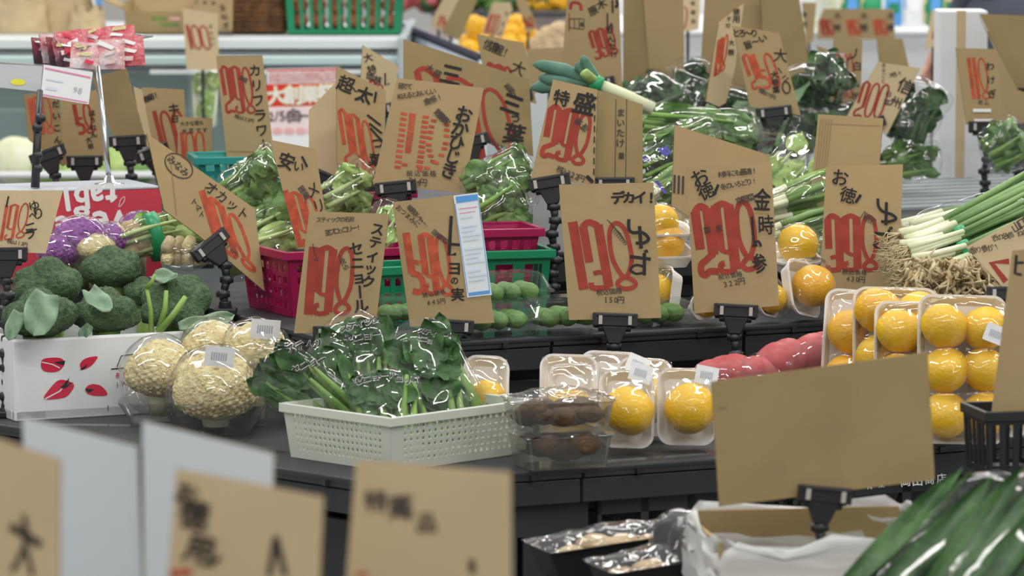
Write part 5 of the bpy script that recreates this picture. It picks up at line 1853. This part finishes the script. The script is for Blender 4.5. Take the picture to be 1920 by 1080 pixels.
# ---------------------------------------------------------------- packet rack, tags and poles at the upper left
root = T('packet_rack', 'wire rack of red seasoning packets on a steel pole', 'packet rack', at(205, 344, 8.56))
m = M(); m.tube([at(205, 344, 8.56), at(196, 250, 8.58), at(183, 125, 8.60)], .0055, 12); part('pole', m, 'metal', root, smooth=True, world=True)
m = M(); m.lathe([(.030, 0), (.030, .004), (.012, .007), (.008, .02)], 20, at(205, 344, 8.56) - ZUP * .004); part('foot', m, 'metal', root, smooth=True, world=True)
m = M(); m.tube([at(60, 78, 8.72), at(150, 90, 8.62), at(285, 68, 8.72), at(215, 60, 8.86), at(60, 78, 8.72)], .002, 6)
m.tube([at(0, 118, 8.72), at(80, 124, 8.70), at(180, 130, 8.70), at(184, 128, 8.74)], .0035, 6); m.tube([at(184, 150, 8.72), at(150, 92, 8.62)], .002, 6); m.tube([at(183, 130, 8.72), at(262, 72, 8.74)], .002, 6); m.tube([at(183, 130, 8.72), at(80, 80, 8.72)], .002, 6)
part('wire_frame', m, 'metal', root, world=True)
def packet(label, px, py, d, w, h, yaw, tilt, seed, cm):
    mw = frame(at(px, py, d), yaw, tilt, random.Random(seed).uniform(-8, 8))
    o = T('seasoning_packet', label, 'packet', mw, 'red seasoning packets on the wire rack')
    m = M()
    def fn(u, v):
        a, b = 2 * u - 1, 2 * v - 1
        return V((a * w / 2, -.007 * (1 - a * a) * (1 - b * b) - .002 * nz((a, b, seed), 4), b * h / 2))
    m.grid(fn, 10, 10); part('front_foil', m, cm, o, smooth=True)
    m = M(); m.grid(lambda u, v: V(((2 * u - 1) * w / 2, .004 * (1 - (2 * u - 1) ** 2) + .001, (2 * v - 1) * h / 2)), 6, 6); part('back_foil', m, 'metal', o, smooth=True)
    rg = random.Random(seed)
    for k in range(3):
        m = M()
        cx, cz, a, b, t = rg.uniform(-.2, .2) * w, (k - 1) * .28 * h, rg.uniform(.15, .32) * w, rg.uniform(.05, .10) * h, rg.uniform(-.4, .4)
        m.add([V((cx + x * a * math.cos(t) - z * b * math.sin(t), -.0095, cz + x * a * math.sin(t) + z * b * math.cos(t))) for x, z in ((-1, -.7), (.8, -1), (1, .6), (-.7, 1))], [(0, 1, 2, 3)])
        part('packet_print', m, rg.choice(['paper', 'cauli', 'paper', 'foil_white', 'red_print']), o)
for i, (px, py, d, w, h, yaw, tl, cm, lb) in enumerate((
        (242, 96, 8.66, .062, .062, 8, 18, 'foil_red', 'red packet at the right end of the wire rack'), (205, 102, 8.64, .062, .062, 6, 16, 'foil_white', 'white and red packet next to the right end of the rack'),
        (160, 104, 8.63, .06, .056, 10, 20, 'foil_white', 'pale packet in the middle front of the rack'), (226, 68, 8.74, .06, .05, 4, 30, 'foil_red', 'red packet standing high at the rack back'),
        (185, 72, 8.74, .07, .05, 2, 34, 'foil_red', 'red packet lying across the rack top'), (132, 82, 8.68, .06, .056, 24, 20, 'foil_red', 'red packet left of the rack middle'),
        (118, 100, 8.67, .05, .056, 50, 16, 'foil_dark', 'dark edged packet fourth from the rack left'), (106, 96, 8.69, .05, .06, 54, 14, 'foil_dark', 'dark edged packet third from the rack left'),
        (92, 92, 8.71, .05, .06, 56, 14, 'foil_white', 'silvery packet second from the rack left'), (76, 96, 8.73, .05, .056, 58, 12, 'foil_dark', 'brownish packet at the left end of the rack'))):
    packet(lb, px, py, d, w, h, yaw, tl, 400 + i, cm)
def f(k):
    k.poly('pink_ink', [(84, 126), (170, 144), (170, 147), (84, 129)])
    k.poly('pink_ink', [(79, 176), (164, 191), (164, 193), (79, 178)])
    k.text('sticker_grey', '98', (141, 168), (150, 170), 16, .0)
    k.stroke('pale_blue', [(86, 148), (118, 154)], 3, False)
    k.stroke('pale_blue', [(86, 165), (106, 168)], 5, False)
card('white shelf tag with pink lines and a price of 98', [(82, 121), (174, 135), (166, 196), (76, 180)], 8.55, 6, 4, f, m='paper', name='shelf_tag', cat='price tag', group='shelf tags on the packet rack', thick=.002)
def f(k):
    k.poly('yellow_ink', ell(34, 154, 14, 6, 2)[:-1])
mat('tag_grey', (.50, .52, .55), .35, .5)
card('grey plastic tag with a yellow oval at the left edge', [(-12, 119), (80, 124), (76, 172), (-12, 163)], 8.62, 4, 4, f, m='tag_grey', name='shelf_tag', cat='price tag', group='shelf tags on the packet rack', thick=.002)
rs_ = T('side_stand', 'low grey stand under the left cards and poles', 'stand', V((-1.15, 9.05, 0)))
m = M(); m.box(V((-1.16, 9.08, .45)), (.56, .62, .90)); part('stand_body', m, 'counter_grey', rs_, world=True, bevel=.005)
root = T('sign_pole', 'thin black jointed pole in front of the left cards', 'pole', at(66, 352, 8.45))
m = M(); m.tube([at(66, 352, 8.45), at(70, 260, 8.45), at(75, 170, 8.5)], [.009, .008, .006], 10); part('pole', m, 'black_plastic', root, smooth=True, world=True)
for y in (222, 240, 292, 316):
    m = M(); m.ball(at(70 + (y == 222) * 6, y, 8.45), .011, 2); part('joint_knob', m, 'black_plastic', root, smooth=True, world=True)

# ---------------------------------------------------------------- white foam post at the right
p = onz(1803, 338, Z3)
root = T('foam_post', 'tall white foam box standing on end with a brown tape stripe', 'foam box', V((p.x, p.y, Z3 + .0005)))
hp = .40
m = M(); m.box(V((p.x, p.y + .06, Z3 + hp / 2)), (.115, .12, hp)); part('foam_body', m, 'foam_box', root, world=True, bevel=.004)
m = M(); m.box(V((p.x - .005, p.y - .0005, Z3 + hp / 2)), (.022, .002, hp)); part('tape_stripe', m, 'card_pale', root, world=True)
acrylic('long clear acrylic guard before the foam post', ((1640, 372), (1990, 330)), Z3, .085)
m = M()
pg = onz(1700, 392, Z3)
root = T('shelf_grate', 'black slatted grate lying empty on the topmost tier', 'grate', V((pg.x, pg.y, Z3 + .001)))
for i in range(9):
    m = M(); c = V((pg.x + .12, pg.y + .05 + i * .09, Z3 + .004)); m.box(c, (.62, .06, .006), Matrix.Rotation(R(25), 3, 'Z')); part('grate_slat', m, 'counter_grey', root, world=True)

# ---------------------------------------------------------------- background left: cold case with produce
def xat(px, d):
    return (px - 960) / FPX * d
def zat(py, d):
    return at(960, py, d).z
def yat(d, py=200):
    return at(960, py, d).y
def bar(root, name, px0, px1, py0, py1, d, dp, mt, bevel=.004):
    """box whose front face fills a span of the view at depth d"""
    m = M()
    z0, z1 = zat(py1, d), zat(py0, d)
    y = yat(d, (py0 + py1) / 2)
    x0, x1 = xat(px0, d), xat(px1, d)
    m.box(((x0 + x1) / 2, y + dp / 2, (z0 + z1) / 2), (x1 - x0, dp, z1 - z0))
    return part(name, m, mt, root, world=True, bevel=bevel)
root = T('cold_case', 'long white and steel cold case behind the left cards', 'cold case', V((xat(400, 11.6), yat(11.6), 0)))
bar(root, 'top_slab', -150, 755, 74, 92, 11.6, 1.15, 'counter_white')
bar(root, 'steel_rail', -150, 752, 97, 103, 11.62, .04, 'counter_steel')
bar(root, 'upper_lip', -150, 760, 107, 122, 11.5, .10, 'teal_shelf')
bar(root, 'recess', -150, 750, 92, 140, 11.72, .04, 'counter_grey')
bar(root, 'lower_rail', 280, 760, 131, 140, 11.5, .08, 'counter_white')
bar(root, 'back_panel', -150, 752, 138, 360, 11.95, .04, 'teal_shelf')
bar(root, 'shelf_floor', -150, 760, 330, 350, 11.3, .65, 'counter_white')
m = M(); m.box((xat(300, 11.6), yat(11.6) + .55, .42), (1.75, 1.05, .80)); part('plinth', m, 'counter_grey', root, world=True)
bar(root, 'end_panel', 746, 762, 70, 350, 11.48, 1.2, 'counter_steel')
zs_ = zat(330, 11.3)
# poster on the case
def f(k):
    k.poly('poster_pink', [(500, 200), (636, 196), (636, 252), (500, 250)])
    k.poly('red_bright', [(500, 158), (636, 155), (636, 197), (500, 200)])
    k.poly('red_bright', [(500, 131), (636, 128), (636, 131), (500, 134)])
    k.text('red_bright', '岡田商店宗像店', (513, 146), (624, 142), 19, .045)
    k.text('white_ink', '岡田商店宗像店', (513, 146), (624, 142), 18, .0)
    k.text('yellow_glow', '大創業祭', (518, 179), (612, 176), 37, .06)
    k.text('white_ink', '大創業祭', (518, 179), (612, 176), 36, .02)
    k.text('ink', '2/5(金)~', (508, 218), (572, 214), 26, .01, False)
    for i in range(5):
        k.poly('red_soft', ell(520 + i * 22, 246, 9, 6, 0)[:-1])
mat('poster_pink', (.86, .70, .70), .5)
mat('red_bright', (.72, .035, .03), .5)
mat('yellow_glow', (.80, .70, .25), .5)
mat('red_soft', (.80, .42, .42), .5)
card('red and white sale poster with large white kanji on the cold case', [(500, 129), (637, 126), (637, 282), (500, 284)], 11.2, 0, 0, f, m='paper', name='sale_poster', cat='poster', group='posters', thick=.003)
# produce in the case
BGB = 'bagged produce in the far cold case'
veg_bag('clear bag of white leaves hanging in the cold case', at(385, 245, 11.35), at(385, 130, 11.35), .09, .05, 'pale', 501, 'film_crinkle', lm='leaf_pale', sm='onion_white', group=BGB, nleaf=14)
for i, (px, py, r, mt, lb) in enumerate(((30, 300, .05, 'onion_white', 'white radish bag at the far left edge of the case'), (80, 312, .04, 'leaf_pale', 'pale cabbage behind the thin black pole'), (130, 318, .036, 'leaf_pale', 'pale cabbage behind the left clip'), (215, 312, .04, 'leaf_pale', 'pale cabbage right of the steel pole'), (255, 318, .035, 'leaf_mid', 'green cabbage by the blank board clip'), (412, 316, .035, 'leaf_pale', 'pale cabbage left of the tall katakana card'), (540, 318, .04, 'leaf_pale', 'pale cabbage under the sale poster'))):
    o = T('cabbage', lb, 'cabbage', at(px, py, 11.25), 'cabbages in the far cold case')
    for k in range(4):
        m = M()
        rg = random.Random(510 + i * 5 + k)
        p = at(px, py, 11.25)
        m.ball(p + V((0, 0, 0)), r * (1.25 - k * .08), 4, lambda q: 1 + .07 * nz(q, 1.4, i * 7 + k * 3) + .02 * nz(q, 6, k), (1.1, 1, 1), Matrix.Rotation(k * 1.4, 3, 'Z'))
        n_ = len(m.f) * (4 - k) // 4
        m.f = m.f[:n_]; m.mi = m.mi[:n_]
        part('cabbage_leaf', m, mt, o, smooth=True, world=True)
bar(root, 'tray_step', -150, 700, 326, 334, 11.1, .35, 'counter_white')

# on top of the case: paper bags, cartons, wicker and onion baskets
ztop = zat(74, 11.6) + .004
def top_at(px, d):
    return V((xat(px, d), yat(d, 60), ztop))
for i, (px, d, w, h, lb) in enumerate(((40, 11.95, .16, .10, 'crumpled tan paper bag at the top left corner'), (120, 12.0, .17, .105, 'crumpled tan paper bag right of the first'), (165, 11.9, .10, .07, 'small tan paper sack beside the packets'))):
    o = T('paper_bag', lb, 'paper bag', top_at(px, d), 'tan paper bags on the cold case')
    m = M()
    def fn(u, v):
        a = 2 * math.pi * u
        k = 1 - .12 * v + .10 * nz((math.cos(a) * 2, math.sin(a) * 2, v * 3), 1.3, i * 4)
        return top_at(px, d) + V((math.cos(a) * w / 2 * k, math.sin(a) * .06 * k, v * h + .012 * math.sin(a * 7 + i) * v))
    m.grid(fn, 40, 10); part('paper', m, 'card_pale', o, smooth=False, world=True)
for i, (px0, px1, mt, lb) in enumerate(((55, 110, 'pale_blue', 'pale blue box peeping over the paper bags, left'), (118, 190, 'blue_ink', 'blue edged box peeping over the paper bags, right'))):
    o = T('small_box', lb, 'box', top_at((px0 + px1) / 2, 12.35), 'boxes behind the paper bags')
    m = M(); w = xat(px1, 12.35) - xat(px0, 12.35); c = top_at((px0 + px1) / 2, 12.35); m.box(c + ZUP * .07, (w, .1, .14)); part('box_body', m, mt, o, world=True)
    m = M(); m.box(c + V((0, -.052, .085)), (w * .8, .002, .06)); part('box_label', m, 'paper', o, world=True)
o = T('open_carton', 'open tan carton on the cold case with flaps raised', 'carton', top_at(300, 12.1))
c = top_at(305, 12.0)
for nm, off, s, mt in (('front_wall', V((0, -.10, .03)), (.19, .005, .06), 'card_back'), ('back_wall', V((0, .10, .06)), (.19, .005, .12), 'card_pale'), ('side_wall', V((-.095, 0, .045)), (.005, .2, .09), 'card'), ('side_wall', V((.095, 0, .045)), (.005, .2, .09), 'card'), ('flap', V((-.14, 0, .085)), (.10, .19, .005), 'card'), ('base', V((0, 0, .003)), (.19, .2, .005), 'card')):
    m = M(); m.box(c + off, s, Matrix.Rotation(R(25) if nm == 'flap' else 0, 3, 'Y')); part(nm, m, mt, o, world=True)
ink = Ink(); ink.stroke('leaf_mid', [(285, 35), (312, 35)], 5, False); ink.stroke('red_soft', [(318, 35), (338, 35)], 4, False); ink.stroke('leaf_mid', [(300, 46), (335, 46)], 5, False)
for x in ink.build(o, plane_map(c + V((0, -.1035, .03)), V((0, -1, 0)), .001)):
    x.name = 'carton_print'
o = T('wicker_basket', 'brown wicker basket beside the green onion basket', 'basket', top_at(487, 11.95), None)
c = top_at(487, 11.95)
for k in range(8):
    m = M()
    q = rr(.15 + k * .002, .14, .03, 5)
    m.tube([c + V((x, y, .010 + k * .0135)) for x, y in q + [q[0]]], .0085, 8, cap=False); part('wicker_course', m, 'wicker', o, smooth=True, world=True)
m = M(); m.box(c + ZUP * .05, (.14, .13, .10)); part('liner', m, 'wicker', o, world=True)
mwq = Matrix.Translation(top_at(648, 11.95))
basket('plastic_basket', 'green slatted basket of bagged onions on the cold case', mwq, (.325, .20), (.31, .185), .12, (11, 7, 1), 'green_plastic', 'green plastic baskets', rim=.008, hy=(.10, .88), ratio=.62)
k = 0
for j in range(3):
    for i in range(6):
        for yy in (-.055,):
            p = top_at(648, 11.95) + V((-.125 + i * .05, yy, .034 + j * .045))
            o = T('onion', 'brown onion in the %s row, %s from the left, in the far green basket' % (('bottom', 'middle', 'top')[j], ('first', 'second', 'third', 'fourth', 'fifth', 'sixth')[i]), 'onion', p - ZUP * .024, 'onions in the far green basket')
            m = M(); m.ball(p, .024, 3, lambda q: 1 + .04 * nz(q, 2, i + j) + .10 * max(0, q.z - .85), (1, 1, .95)); part('bulb', m, 'onion_brown', o, smooth=True, world=True)
            m = M(); m.tube([p + ZUP * .022, p + ZUP * .032], [.004, .002], 6); part('neck', m, 'root', o, world=True)

# sloping partition running towards the viewer
A, B_ = at(748, 46, 12.5), at(912, 112, 10.9)
root = T('low_partition', 'pale blue low partition with a dark top rail', 'partition', V((A.x, A.y, 0)))
n_ = V((B_.y - A.y, -(B_.x - A.x), 0)).normalized() * .02
m = M(); q = [V((A.x, A.y, 0)), V((B_.x, B_.y, 0)), V((B_.x, B_.y, 0)) + n_, V((A.x, A.y, 0)) + n_]
m.hexa(q + [V((p.x, p.y, (A.z if i in (0, 3) else B_.z))) for i, p in enumerate(q)]); part('panel', m, 'pale_blue', root, world=True)
m = M(); m.tube([A + n_ * .5, B_ + n_ * .5], .013, 8); part('top_rail', m, 'dark_cloth', root, world=True)

# ---------------------------------------------------------------- background centre: fruit stand
root = T('fruit_stand', 'white fruit stand with a black upper shelf far behind', 'fruit stand', V((xat(920, 13), yat(13), 0)))
bar(root, 'counter_body', 812, 1068, 100, 420, 12.6, .9, 'counter_white')
bar(root, 'back_panel', 808, 1070, 30, 120, 13.6, .05, 'poster_pink')
bar(root, 'upper_shelf', 808, 1070, 22, 31, 13.45, .7, 'shelf_black')
zf = zat(100, 12.6)
def fr_at(px, py, d):
    return at(px, py, d)
i = 0
rg = random.Random(77)
for px, py in ((878, 80), (892, 62), (905, 78), (900, 50), (888, 46), (960, 62), (972, 76), (984, 58), (955, 82), (968, 44), (985, 84), (996, 72), (880, 92), (904, 94), (930, 88), (948, 92), (965, 95), (1000, 90)):
    p = at(px, py, 12.75 + rg.uniform(-.05, .05))
    o = T('yellow_citrus', 'yellow citrus heaped on the far fruit stand', 'citrus', p - ZUP * .028, 'yellow citrus on the far fruit stand')
    m = M(); m.ball(p, .030, 3, lambda q: 1 + .03 * nz(q, 2, i)); part('fruit', m, 'yellow_fruit', o, smooth=True, world=True); i += 1
    m = M(); m.ball(p + V((0, -.027, .010)), .004, 1); part('stem_end', m, 'citrus_stem', o, world=True)
for px, py, r in ((1012, 84, .03), (1024, 74, .034), (1036, 66, .034), (1048, 58, .032), (1050, 80, .036), (1030, 88, .034)):
    p = at(px, py, 12.7)
    o = T('ginger_root', 'knobbly tan ginger piled at the right of the yellow citrus', 'ginger', p - ZUP * r, 'ginger on the far fruit stand')
    m = M(); m.ball(p, r, 3, lambda q: 1 + .25 * nz(q, 1.8, px), (1.2, 1, .9)); m.ball(p + V((.025, -.01, .01)), r * .6, 2, lambda q: 1 + .2 * nz(q, 2, px)); part('rhizome', m, 'bread', o, smooth=True, world=True)
card('blank tan carton side behind the long leek', [(985, 92), (1062, 88), (1062, 165), (1000, 175)], 10.3, 2, 2, m='card', name='carton_board', cat='cardboard', group='plain cardboard boards')
# produce above the black shelf
for i, (px, mt, lb) in enumerate(((780, 'pinkveg', 'pink produce at the far upper shelf left end'), (830, 'leaf_dark', 'dark green bunch on the far upper shelf'), (905, 'leaf_mid', 'green bunch on the far upper shelf, centre'), (985, 'leaf_dark', 'dark green bunch right of centre on the far shelf'), (1012, 'yellow_fruit', 'yellow bag on the far upper shelf, left'), (1042, 'yellow_fruit', 'yellow bag on the far upper shelf, right'))):
    p = at(px, 6, 13.6)
    o = T('shelf_produce', lb, 'produce', V((p.x, p.y, zat(22, 13.45))), 'produce on the far upper shelf')
    for k in range(5):
        m = M(); m.ball(p + V((-.05 + k * .025, .01 * (k % 2), .012 * (k % 3) - .002)), .030, 3, lambda q: 1 + .18 * nz(q, 2, k + i * 3)); part('piece', m, mt, o, smooth=True, world=True)

# ---------------------------------------------------------------- background right: white freezer counters and goods
root = T('white_counter', 'long white counter behind the right hand cards', 'counter', V((xat(1500, 12.9), yat(12.9), 0)))
bar(root, 'counter_front', 1080, 2050, 60, 420, 12.9, .05, 'counter_white')
bar(root, 'counter_top', 1080, 2050, 57, 66, 12.86, 1.2, 'foam_box')
bar(root, 'back_board', 1080, 2050, -80, 60, 14.1, .05, 'foam_box')
rg = random.Random(9)
cols = ['paper', 'green_plastic', 'pale_blue', 'cauli', 'tape_green', 'paper', 'yellow_fruit', 'blue_ink', 'cauli', 'green_plastic', 'paper', 'cauli']
for i in range(20):
    px = 1532 + i * 13
    d = 13.4 - .12 * (i % 3)
    w, h = .036 + .008 * (i % 3), .09 + .03 * ((i * 7) % 4) / 3
    base = V((xat(px, d), yat(d, 40), zat(57, 12.86) + .001))
    nm = ('first', 'second', 'third', 'fourth', 'fifth', 'sixth', 'seventh', 'eighth', 'ninth', 'tenth', 'eleventh', 'twelfth', 'thirteenth', 'fourteenth', 'fifteenth', 'sixteenth', 'seventeenth', 'eighteenth', 'nineteenth', 'twentieth')
    o = T('goods_packet', 'small %s packet, %s from the left on the far white counter' % ({'paper': 'white', 'green_plastic': 'green', 'pale_blue': 'pale blue', 'cauli': 'cream', 'tape_green': 'deep green', 'yellow_fruit': 'yellow', 'blue_ink': 'blue'}[cols[(i * 5) % len(cols)]], nm[i]), 'packet', base, 'bright packets on the far white counter')
    mt = cols[(i * 5) % len(cols)]
    m = M(); m.grid(lambda u, v: base + V(((u - .5) * w, -.012 * math.sin(math.pi * v) * math.sin(math.pi * u) - .008, v * h)), 6, 8); m.grid(lambda u, v: base + V(((u - .5) * w, .012 * math.sin(math.pi * v) * math.sin(math.pi * u) - .004, v * h)), 6, 8); part('pouch', m, mt, o, smooth=True, world=True)
    m = M(); m.box(base + V((0, -.022, h * .55)), (w * .6, .002, h * .3)); part('pouch_label', m, cols[(i * 3 + 4) % len(cols)], o, world=True)
veg_bag('round white bag standing on the far counter', at(1537, 60, 12.95), at(1535, -20, 12.95), .10, .08, 'lumps', 520, 'white_bag', 'white_bag', 'bag', 'bags on the far counter', nleaf=3, lm='onion_white')

# shopper behind the foam post: grey top, one hand lowered to the goods
d = 11.7
def pj(px, py, dd=d):
    return at(px, py, dd)
hip = V((xat(1880, d), yat(d), .92))
chest = V((xat(1880, d), yat(d), 1.28))
neck = V((xat(1880, d), yat(d), 1.48))
head = V((xat(1880, d), yat(d) - .03, 1.62))
shl, shr = chest + V((-.075, -.10, .13)), chest + V((.07, .10, .13))
wrist = pj(1762, 92)
elb = wrist.lerp(shl, .5) + V((.02, .06, -.01))
J = [hip, chest, neck, head, shl, elb, wrist, shr, chest + V((.14, .10, -.12)), chest + V((.16, -.1, -.2)), hip + V((-.09, 0, -.05)), V((hip.x - .10, hip.y, .50)), V((hip.x - .10, hip.y, .08)), hip + V((.09, 0, -.05)), V((hip.x + .10, hip.y, .50)), V((hip.x + .10, hip.y, .08)), V((hip.x - .10, hip.y - .14, .04)), V((hip.x + .10, hip.y - .14, .04))]
Ed = [(0, 1), (1, 2), (2, 3), (1, 4), (4, 5), (5, 6), (1, 7), (7, 8), (8, 9), (0, 10), (10, 11), (11, 12), (0, 13), (13, 14), (14, 15), (12, 16), (15, 17)]
Rr = [.115, .115, .06, .095, .060, .045, .032, .060, .052, .034, .10, .065, .042, .10, .065, .042, .035, .035]
root = T('person', 'shopper in a dark grey top reaching down behind the foam post', 'person', V((hip.x, hip.y, 0)))
def skinned(name, pts, edges, rad, mt, parent, rootv=0):
    inv = ROOT[parent.name].inverted()
    me = bpy.data.meshes.new(name)
    me.from_pydata([tuple(inv @ p) for p in pts], edges, [])
    me.materials.append(MATS[mt])
    o = bpy.data.objects.new(name, me); COL.objects.link(o); o.parent = parent; ROOT[o.name] = ROOT[parent.name]
    sm_ = o.modifiers.new('skin', 'SKIN'); sm_.use_smooth_shade = True
    for i_, v in enumerate(me.skin_vertices[0].data):
        v.radius = (rad[i_], rad[i_]); v.use_root = (i_ == rootv)
    ss = o.modifiers.new('sub', 'SUBSURF'); ss.levels = 2; ss.render_levels = 2
    return o
skinned('body', J, Ed, Rr, 'grey_cloth', root)
# the visible hand: palm, four fingers, thumb
palm = pj(1745, 110)
HP = [wrist, palm]
HE = [(0, 1)]
HR = [.030, .030]
dirs = [(-10, 32), (-6, 38), (0, 40), (6, 34)]
for k, (dx, dy) in enumerate(dirs):
    a0 = pj(1737 + k * 5, 126, d - .012 + .008 * k)
    a1 = pj(1734 + k * 5 + dx * .3, 126 + dy * .5, d - .03 + .008 * k)
    a2 = pj(1736 + k * 5 + dx * .2, 126 + dy * .85, d - .015 + .008 * k)
    b0 = len(HP)
    HP += [a0, a1, a2]; HE += [(1, b0), (b0, b0 + 1), (b0 + 1, b0 + 2)]; HR += [.011, .009, .0075]
b0 = len(HP)
HP += [pj(1757, 118, d - .03), pj(1752, 134, d - .045)]; HE += [(1, b0), (b0, b0 + 1)]; HR += [.012, .009]
skinned('hand', HP, HE, HR, 'skin', root)
fm_ = M(); fm_.ball(head + V((0, 0, .02)), .115, 3, None, (1, 1.05, 1.1)); fm_.v = [p for p in fm_.v]
part('hair', fm_, 'dark_cloth', root, smooth=True, world=True)
fc = M(); fc.ball(head + V((0, -.04, -.005)), .093, 3, None, (.85, .95, 1.15)); fc.ball(head + V((0, -.135, -.005)), .016, 2); fc.ball(head + V((-.035, -.118, .02)), .011, 2); fc.ball(head + V((.035, -.118, .02)), .011, 2)
part('face', fc, 'skin', root, smooth=True, world=True)
# ---------------------------------------------------------------- sign clips under the cards
def inside(c, p):
    q = V((p.x - c.x, p.y - c.y, 0))
    return q.dot(E1) > .02 and q.dot(E2) > .02
def in1(p):
    q = V((p.x - C1.x, p.y - C1.y, 0))
    v = (q - E1 * q.x / E1.x).y / (E2B.y - E2B.x * E1.y / E1.x)
    u = (q.x - E2B.x * v) / E1.x
    return u > .02 and .02 < v < 1.55
def surf(p):
    return Z3 if inside(C3, p) else Z2 if inside(C2, p) else Z1 if in1(p) else .90
def key(s):
    ks = [k for k in CARDS if s in k]
    return min(ks, key=lambda k: k.find(s))
CL = [('reading 198 in red with two columns', 630, 622, 0, None, 'black clip under the 198 card with two katakana columns'),
      ('white and blue sticker', 846, 609, 4, None, 'black clip under the card with the blue sticker'),
      ('reading 138 in red', 1153, 597, 2, None, 'black clip with two grey pads under the 138 card'),
      ('four black kanji', 1380, 580, 3, None, 'black clip with two grey pads under the four kanji card'),
      ('reading 398 in red, clipped', 1610, 556, 2, None, 'black clip behind the right citrus packs'),
      ('steeply slanted card', 392, 457, -38, .845, 'black jointed clip under the steeply slanted card'),
      ('narrow leaning card with red stripes', 592, 476, 0, None, 'black clip hidden under the narrow striped card'),
      ('left of the overlapping cards', 678, 348, -20, None, 'black clip under the thick-stroke slogan card'),
      ('built of short dashes', 742, 349, -6, None, 'black clip with grey pads under the dashed orange card'),
      ('blank pale card half hidden', 616, 333, 22, None, 'black clip under the pale card by the poster'),
      ('widest slanted card', 880, 262, -10, None, 'black clip under the widest slanted card'),
      ('two heavy black kanji', 1030, 339, -10, None, 'long black jointed clip under the two heavy kanji'),
      ('printed with a narrow box', 1150, 342, 0, None, 'black clip under the printed carton board'),
      ('column of six katakana', 465, 330, -5, None, 'black clip under the six katakana card'),
      ('small pale card leaning', 705, 205, -10, None, 'black clip under the small pale leaning card'),
      ('scribbled kanji peeking', 965, 180, -10, None, 'black clip under the scribbled kanji card'),
      ('handling symbols', 1120, 155, -10, None, 'black clip under the carton card with handling symbols'),
      ('tall blank folded board', 1196, 172, -4, None, 'black clip under the folded top centre board'),
      ('wide blank board right', 1250, 176, -2, None, 'black clip with grey pads under the wide top board'),
      ('narrow side-on card', 1338, 206, 24, None, 'black clip under the side-on 198 card'),
      ('reading 250 in orange', 1450, 208, -6, None, 'long black jointed clip under the 250 card'),
      ('left half, behind', 1372, 181, 0, None, 'black clip behind the left half carton board'),
      ('darker right half', 1485, 189, -6, None, 'black clip behind the darker carton board half'),
      ('crossed out', 1585, 221, 0, None, 'black clip under the crossed-out card'),
      ('strongly tilted card', 1628, 234, -20, None, 'black clip under the tilted 200 card'),
      ('corrugated crease', 1528, 450, 3, None, 'black clip under the corrugated board'),
      ('blank slanted board behind the 298', 1352, 422, 0, None, 'black clip behind the four kanji card'),
      ('in front of the white foam post', 1848, 235, 0, None, 'black jointed clip before the white foam post'),
      ('flap hanging below', 1910, 238, 0, None, 'black jointed clip at the upper right edge'),
      ('tilted onto its corner', 1893, 548, 0, None, 'black clip under the card standing on its corner'),
      ('cut by the left edge reading', 10, 474, 0, None, 'black clip at the left edge under the 198 card'),
      ('left of the thin black pole', 88, 288, -20, None, 'black clip left of the thin pole'),
      ('between the black pole and steel', 158, 300, 0, None, 'black clip between the thin pole and steel pole'),
      ('blank board under the packet rack', 240, 262, -4, None, 'black clip right of the steel pole'),
      ('narrow pale strip', 282, 284, -20, None, 'black clip under the narrow pale strip'),
      ('card reading 100 in red left of', 325, 325, -5, None, 'black clip under the taller card reading 100'),
      ('smaller card reading 100', 374, 338, -10, None, 'black clip under the smaller card reading 100'),
      ('big blank brown board', 1545, 924, 7, ZL, 'black clip under the big blank brown board'),
      ('upper right corner, lit edge', 1920, 172, 0, None, 'black clip behind the upper right corner board'),
      ('small green dots', 1490, 416, 0, None, 'black clip under the green dotted carton front')]
for k, px, py, roll, zs, lb in CL:
    kk = key(k)
    p = plane_map(*CARDS[kk])(px, py)
    sign_clip(lb, kk, px, py, surf(p) if zs is None else zs, roll=roll, sc=.95 if CARDS[kk][0].y > 8.6 else 1.0)
# far cards stand on thin rods
def rod(k, px, py, zs):
    kk = key(k)
    p = plane_map(*CARDS[kk])(px, py)
    root = [o for o in bpy.data.objects if o.get('label') == kk][0]
    m = M(); m.tube([V((p.x, p.y + .006, zs)), V((p.x, p.y + .006, p.z + .03))], .004, 8); m.box(V((p.x, p.y + .006, zs + .004)), (.05, .04, .008))
    part('support_rod', m, 'black_plastic', root, world=True)
rod('before the steel counter', 380, 131, zs_)
rod('beside the wicker basket', 420, 59, ztop)
rod('with red 15 before', 822, 56, zf); rod('covering the card with red 15', 845, 68, zf)
rod('film-sleeved pale card', 922, 66, zf); rod('above the far fruit bags', 990, 60, zf)
zr = .02
for k, px, py in (('three red prices', 1600, 74), ('thin sliver of card', 1517, 80), ('left of the white foam post', 1750, 88), ('behind the tilted card reading 200', 1680, 149), ('dark corner of board', 1555, 155), ('with red arc between', 1290, 58), ('carton side behind the long leek', 1030, 168)):
    rod(k, px, py, .001)
rod('sale poster', 560, 284, zat(326, 11.1))
rod('cut by the right edge above', 1890, 788, at(1895, 880, 6.80).z + .004)
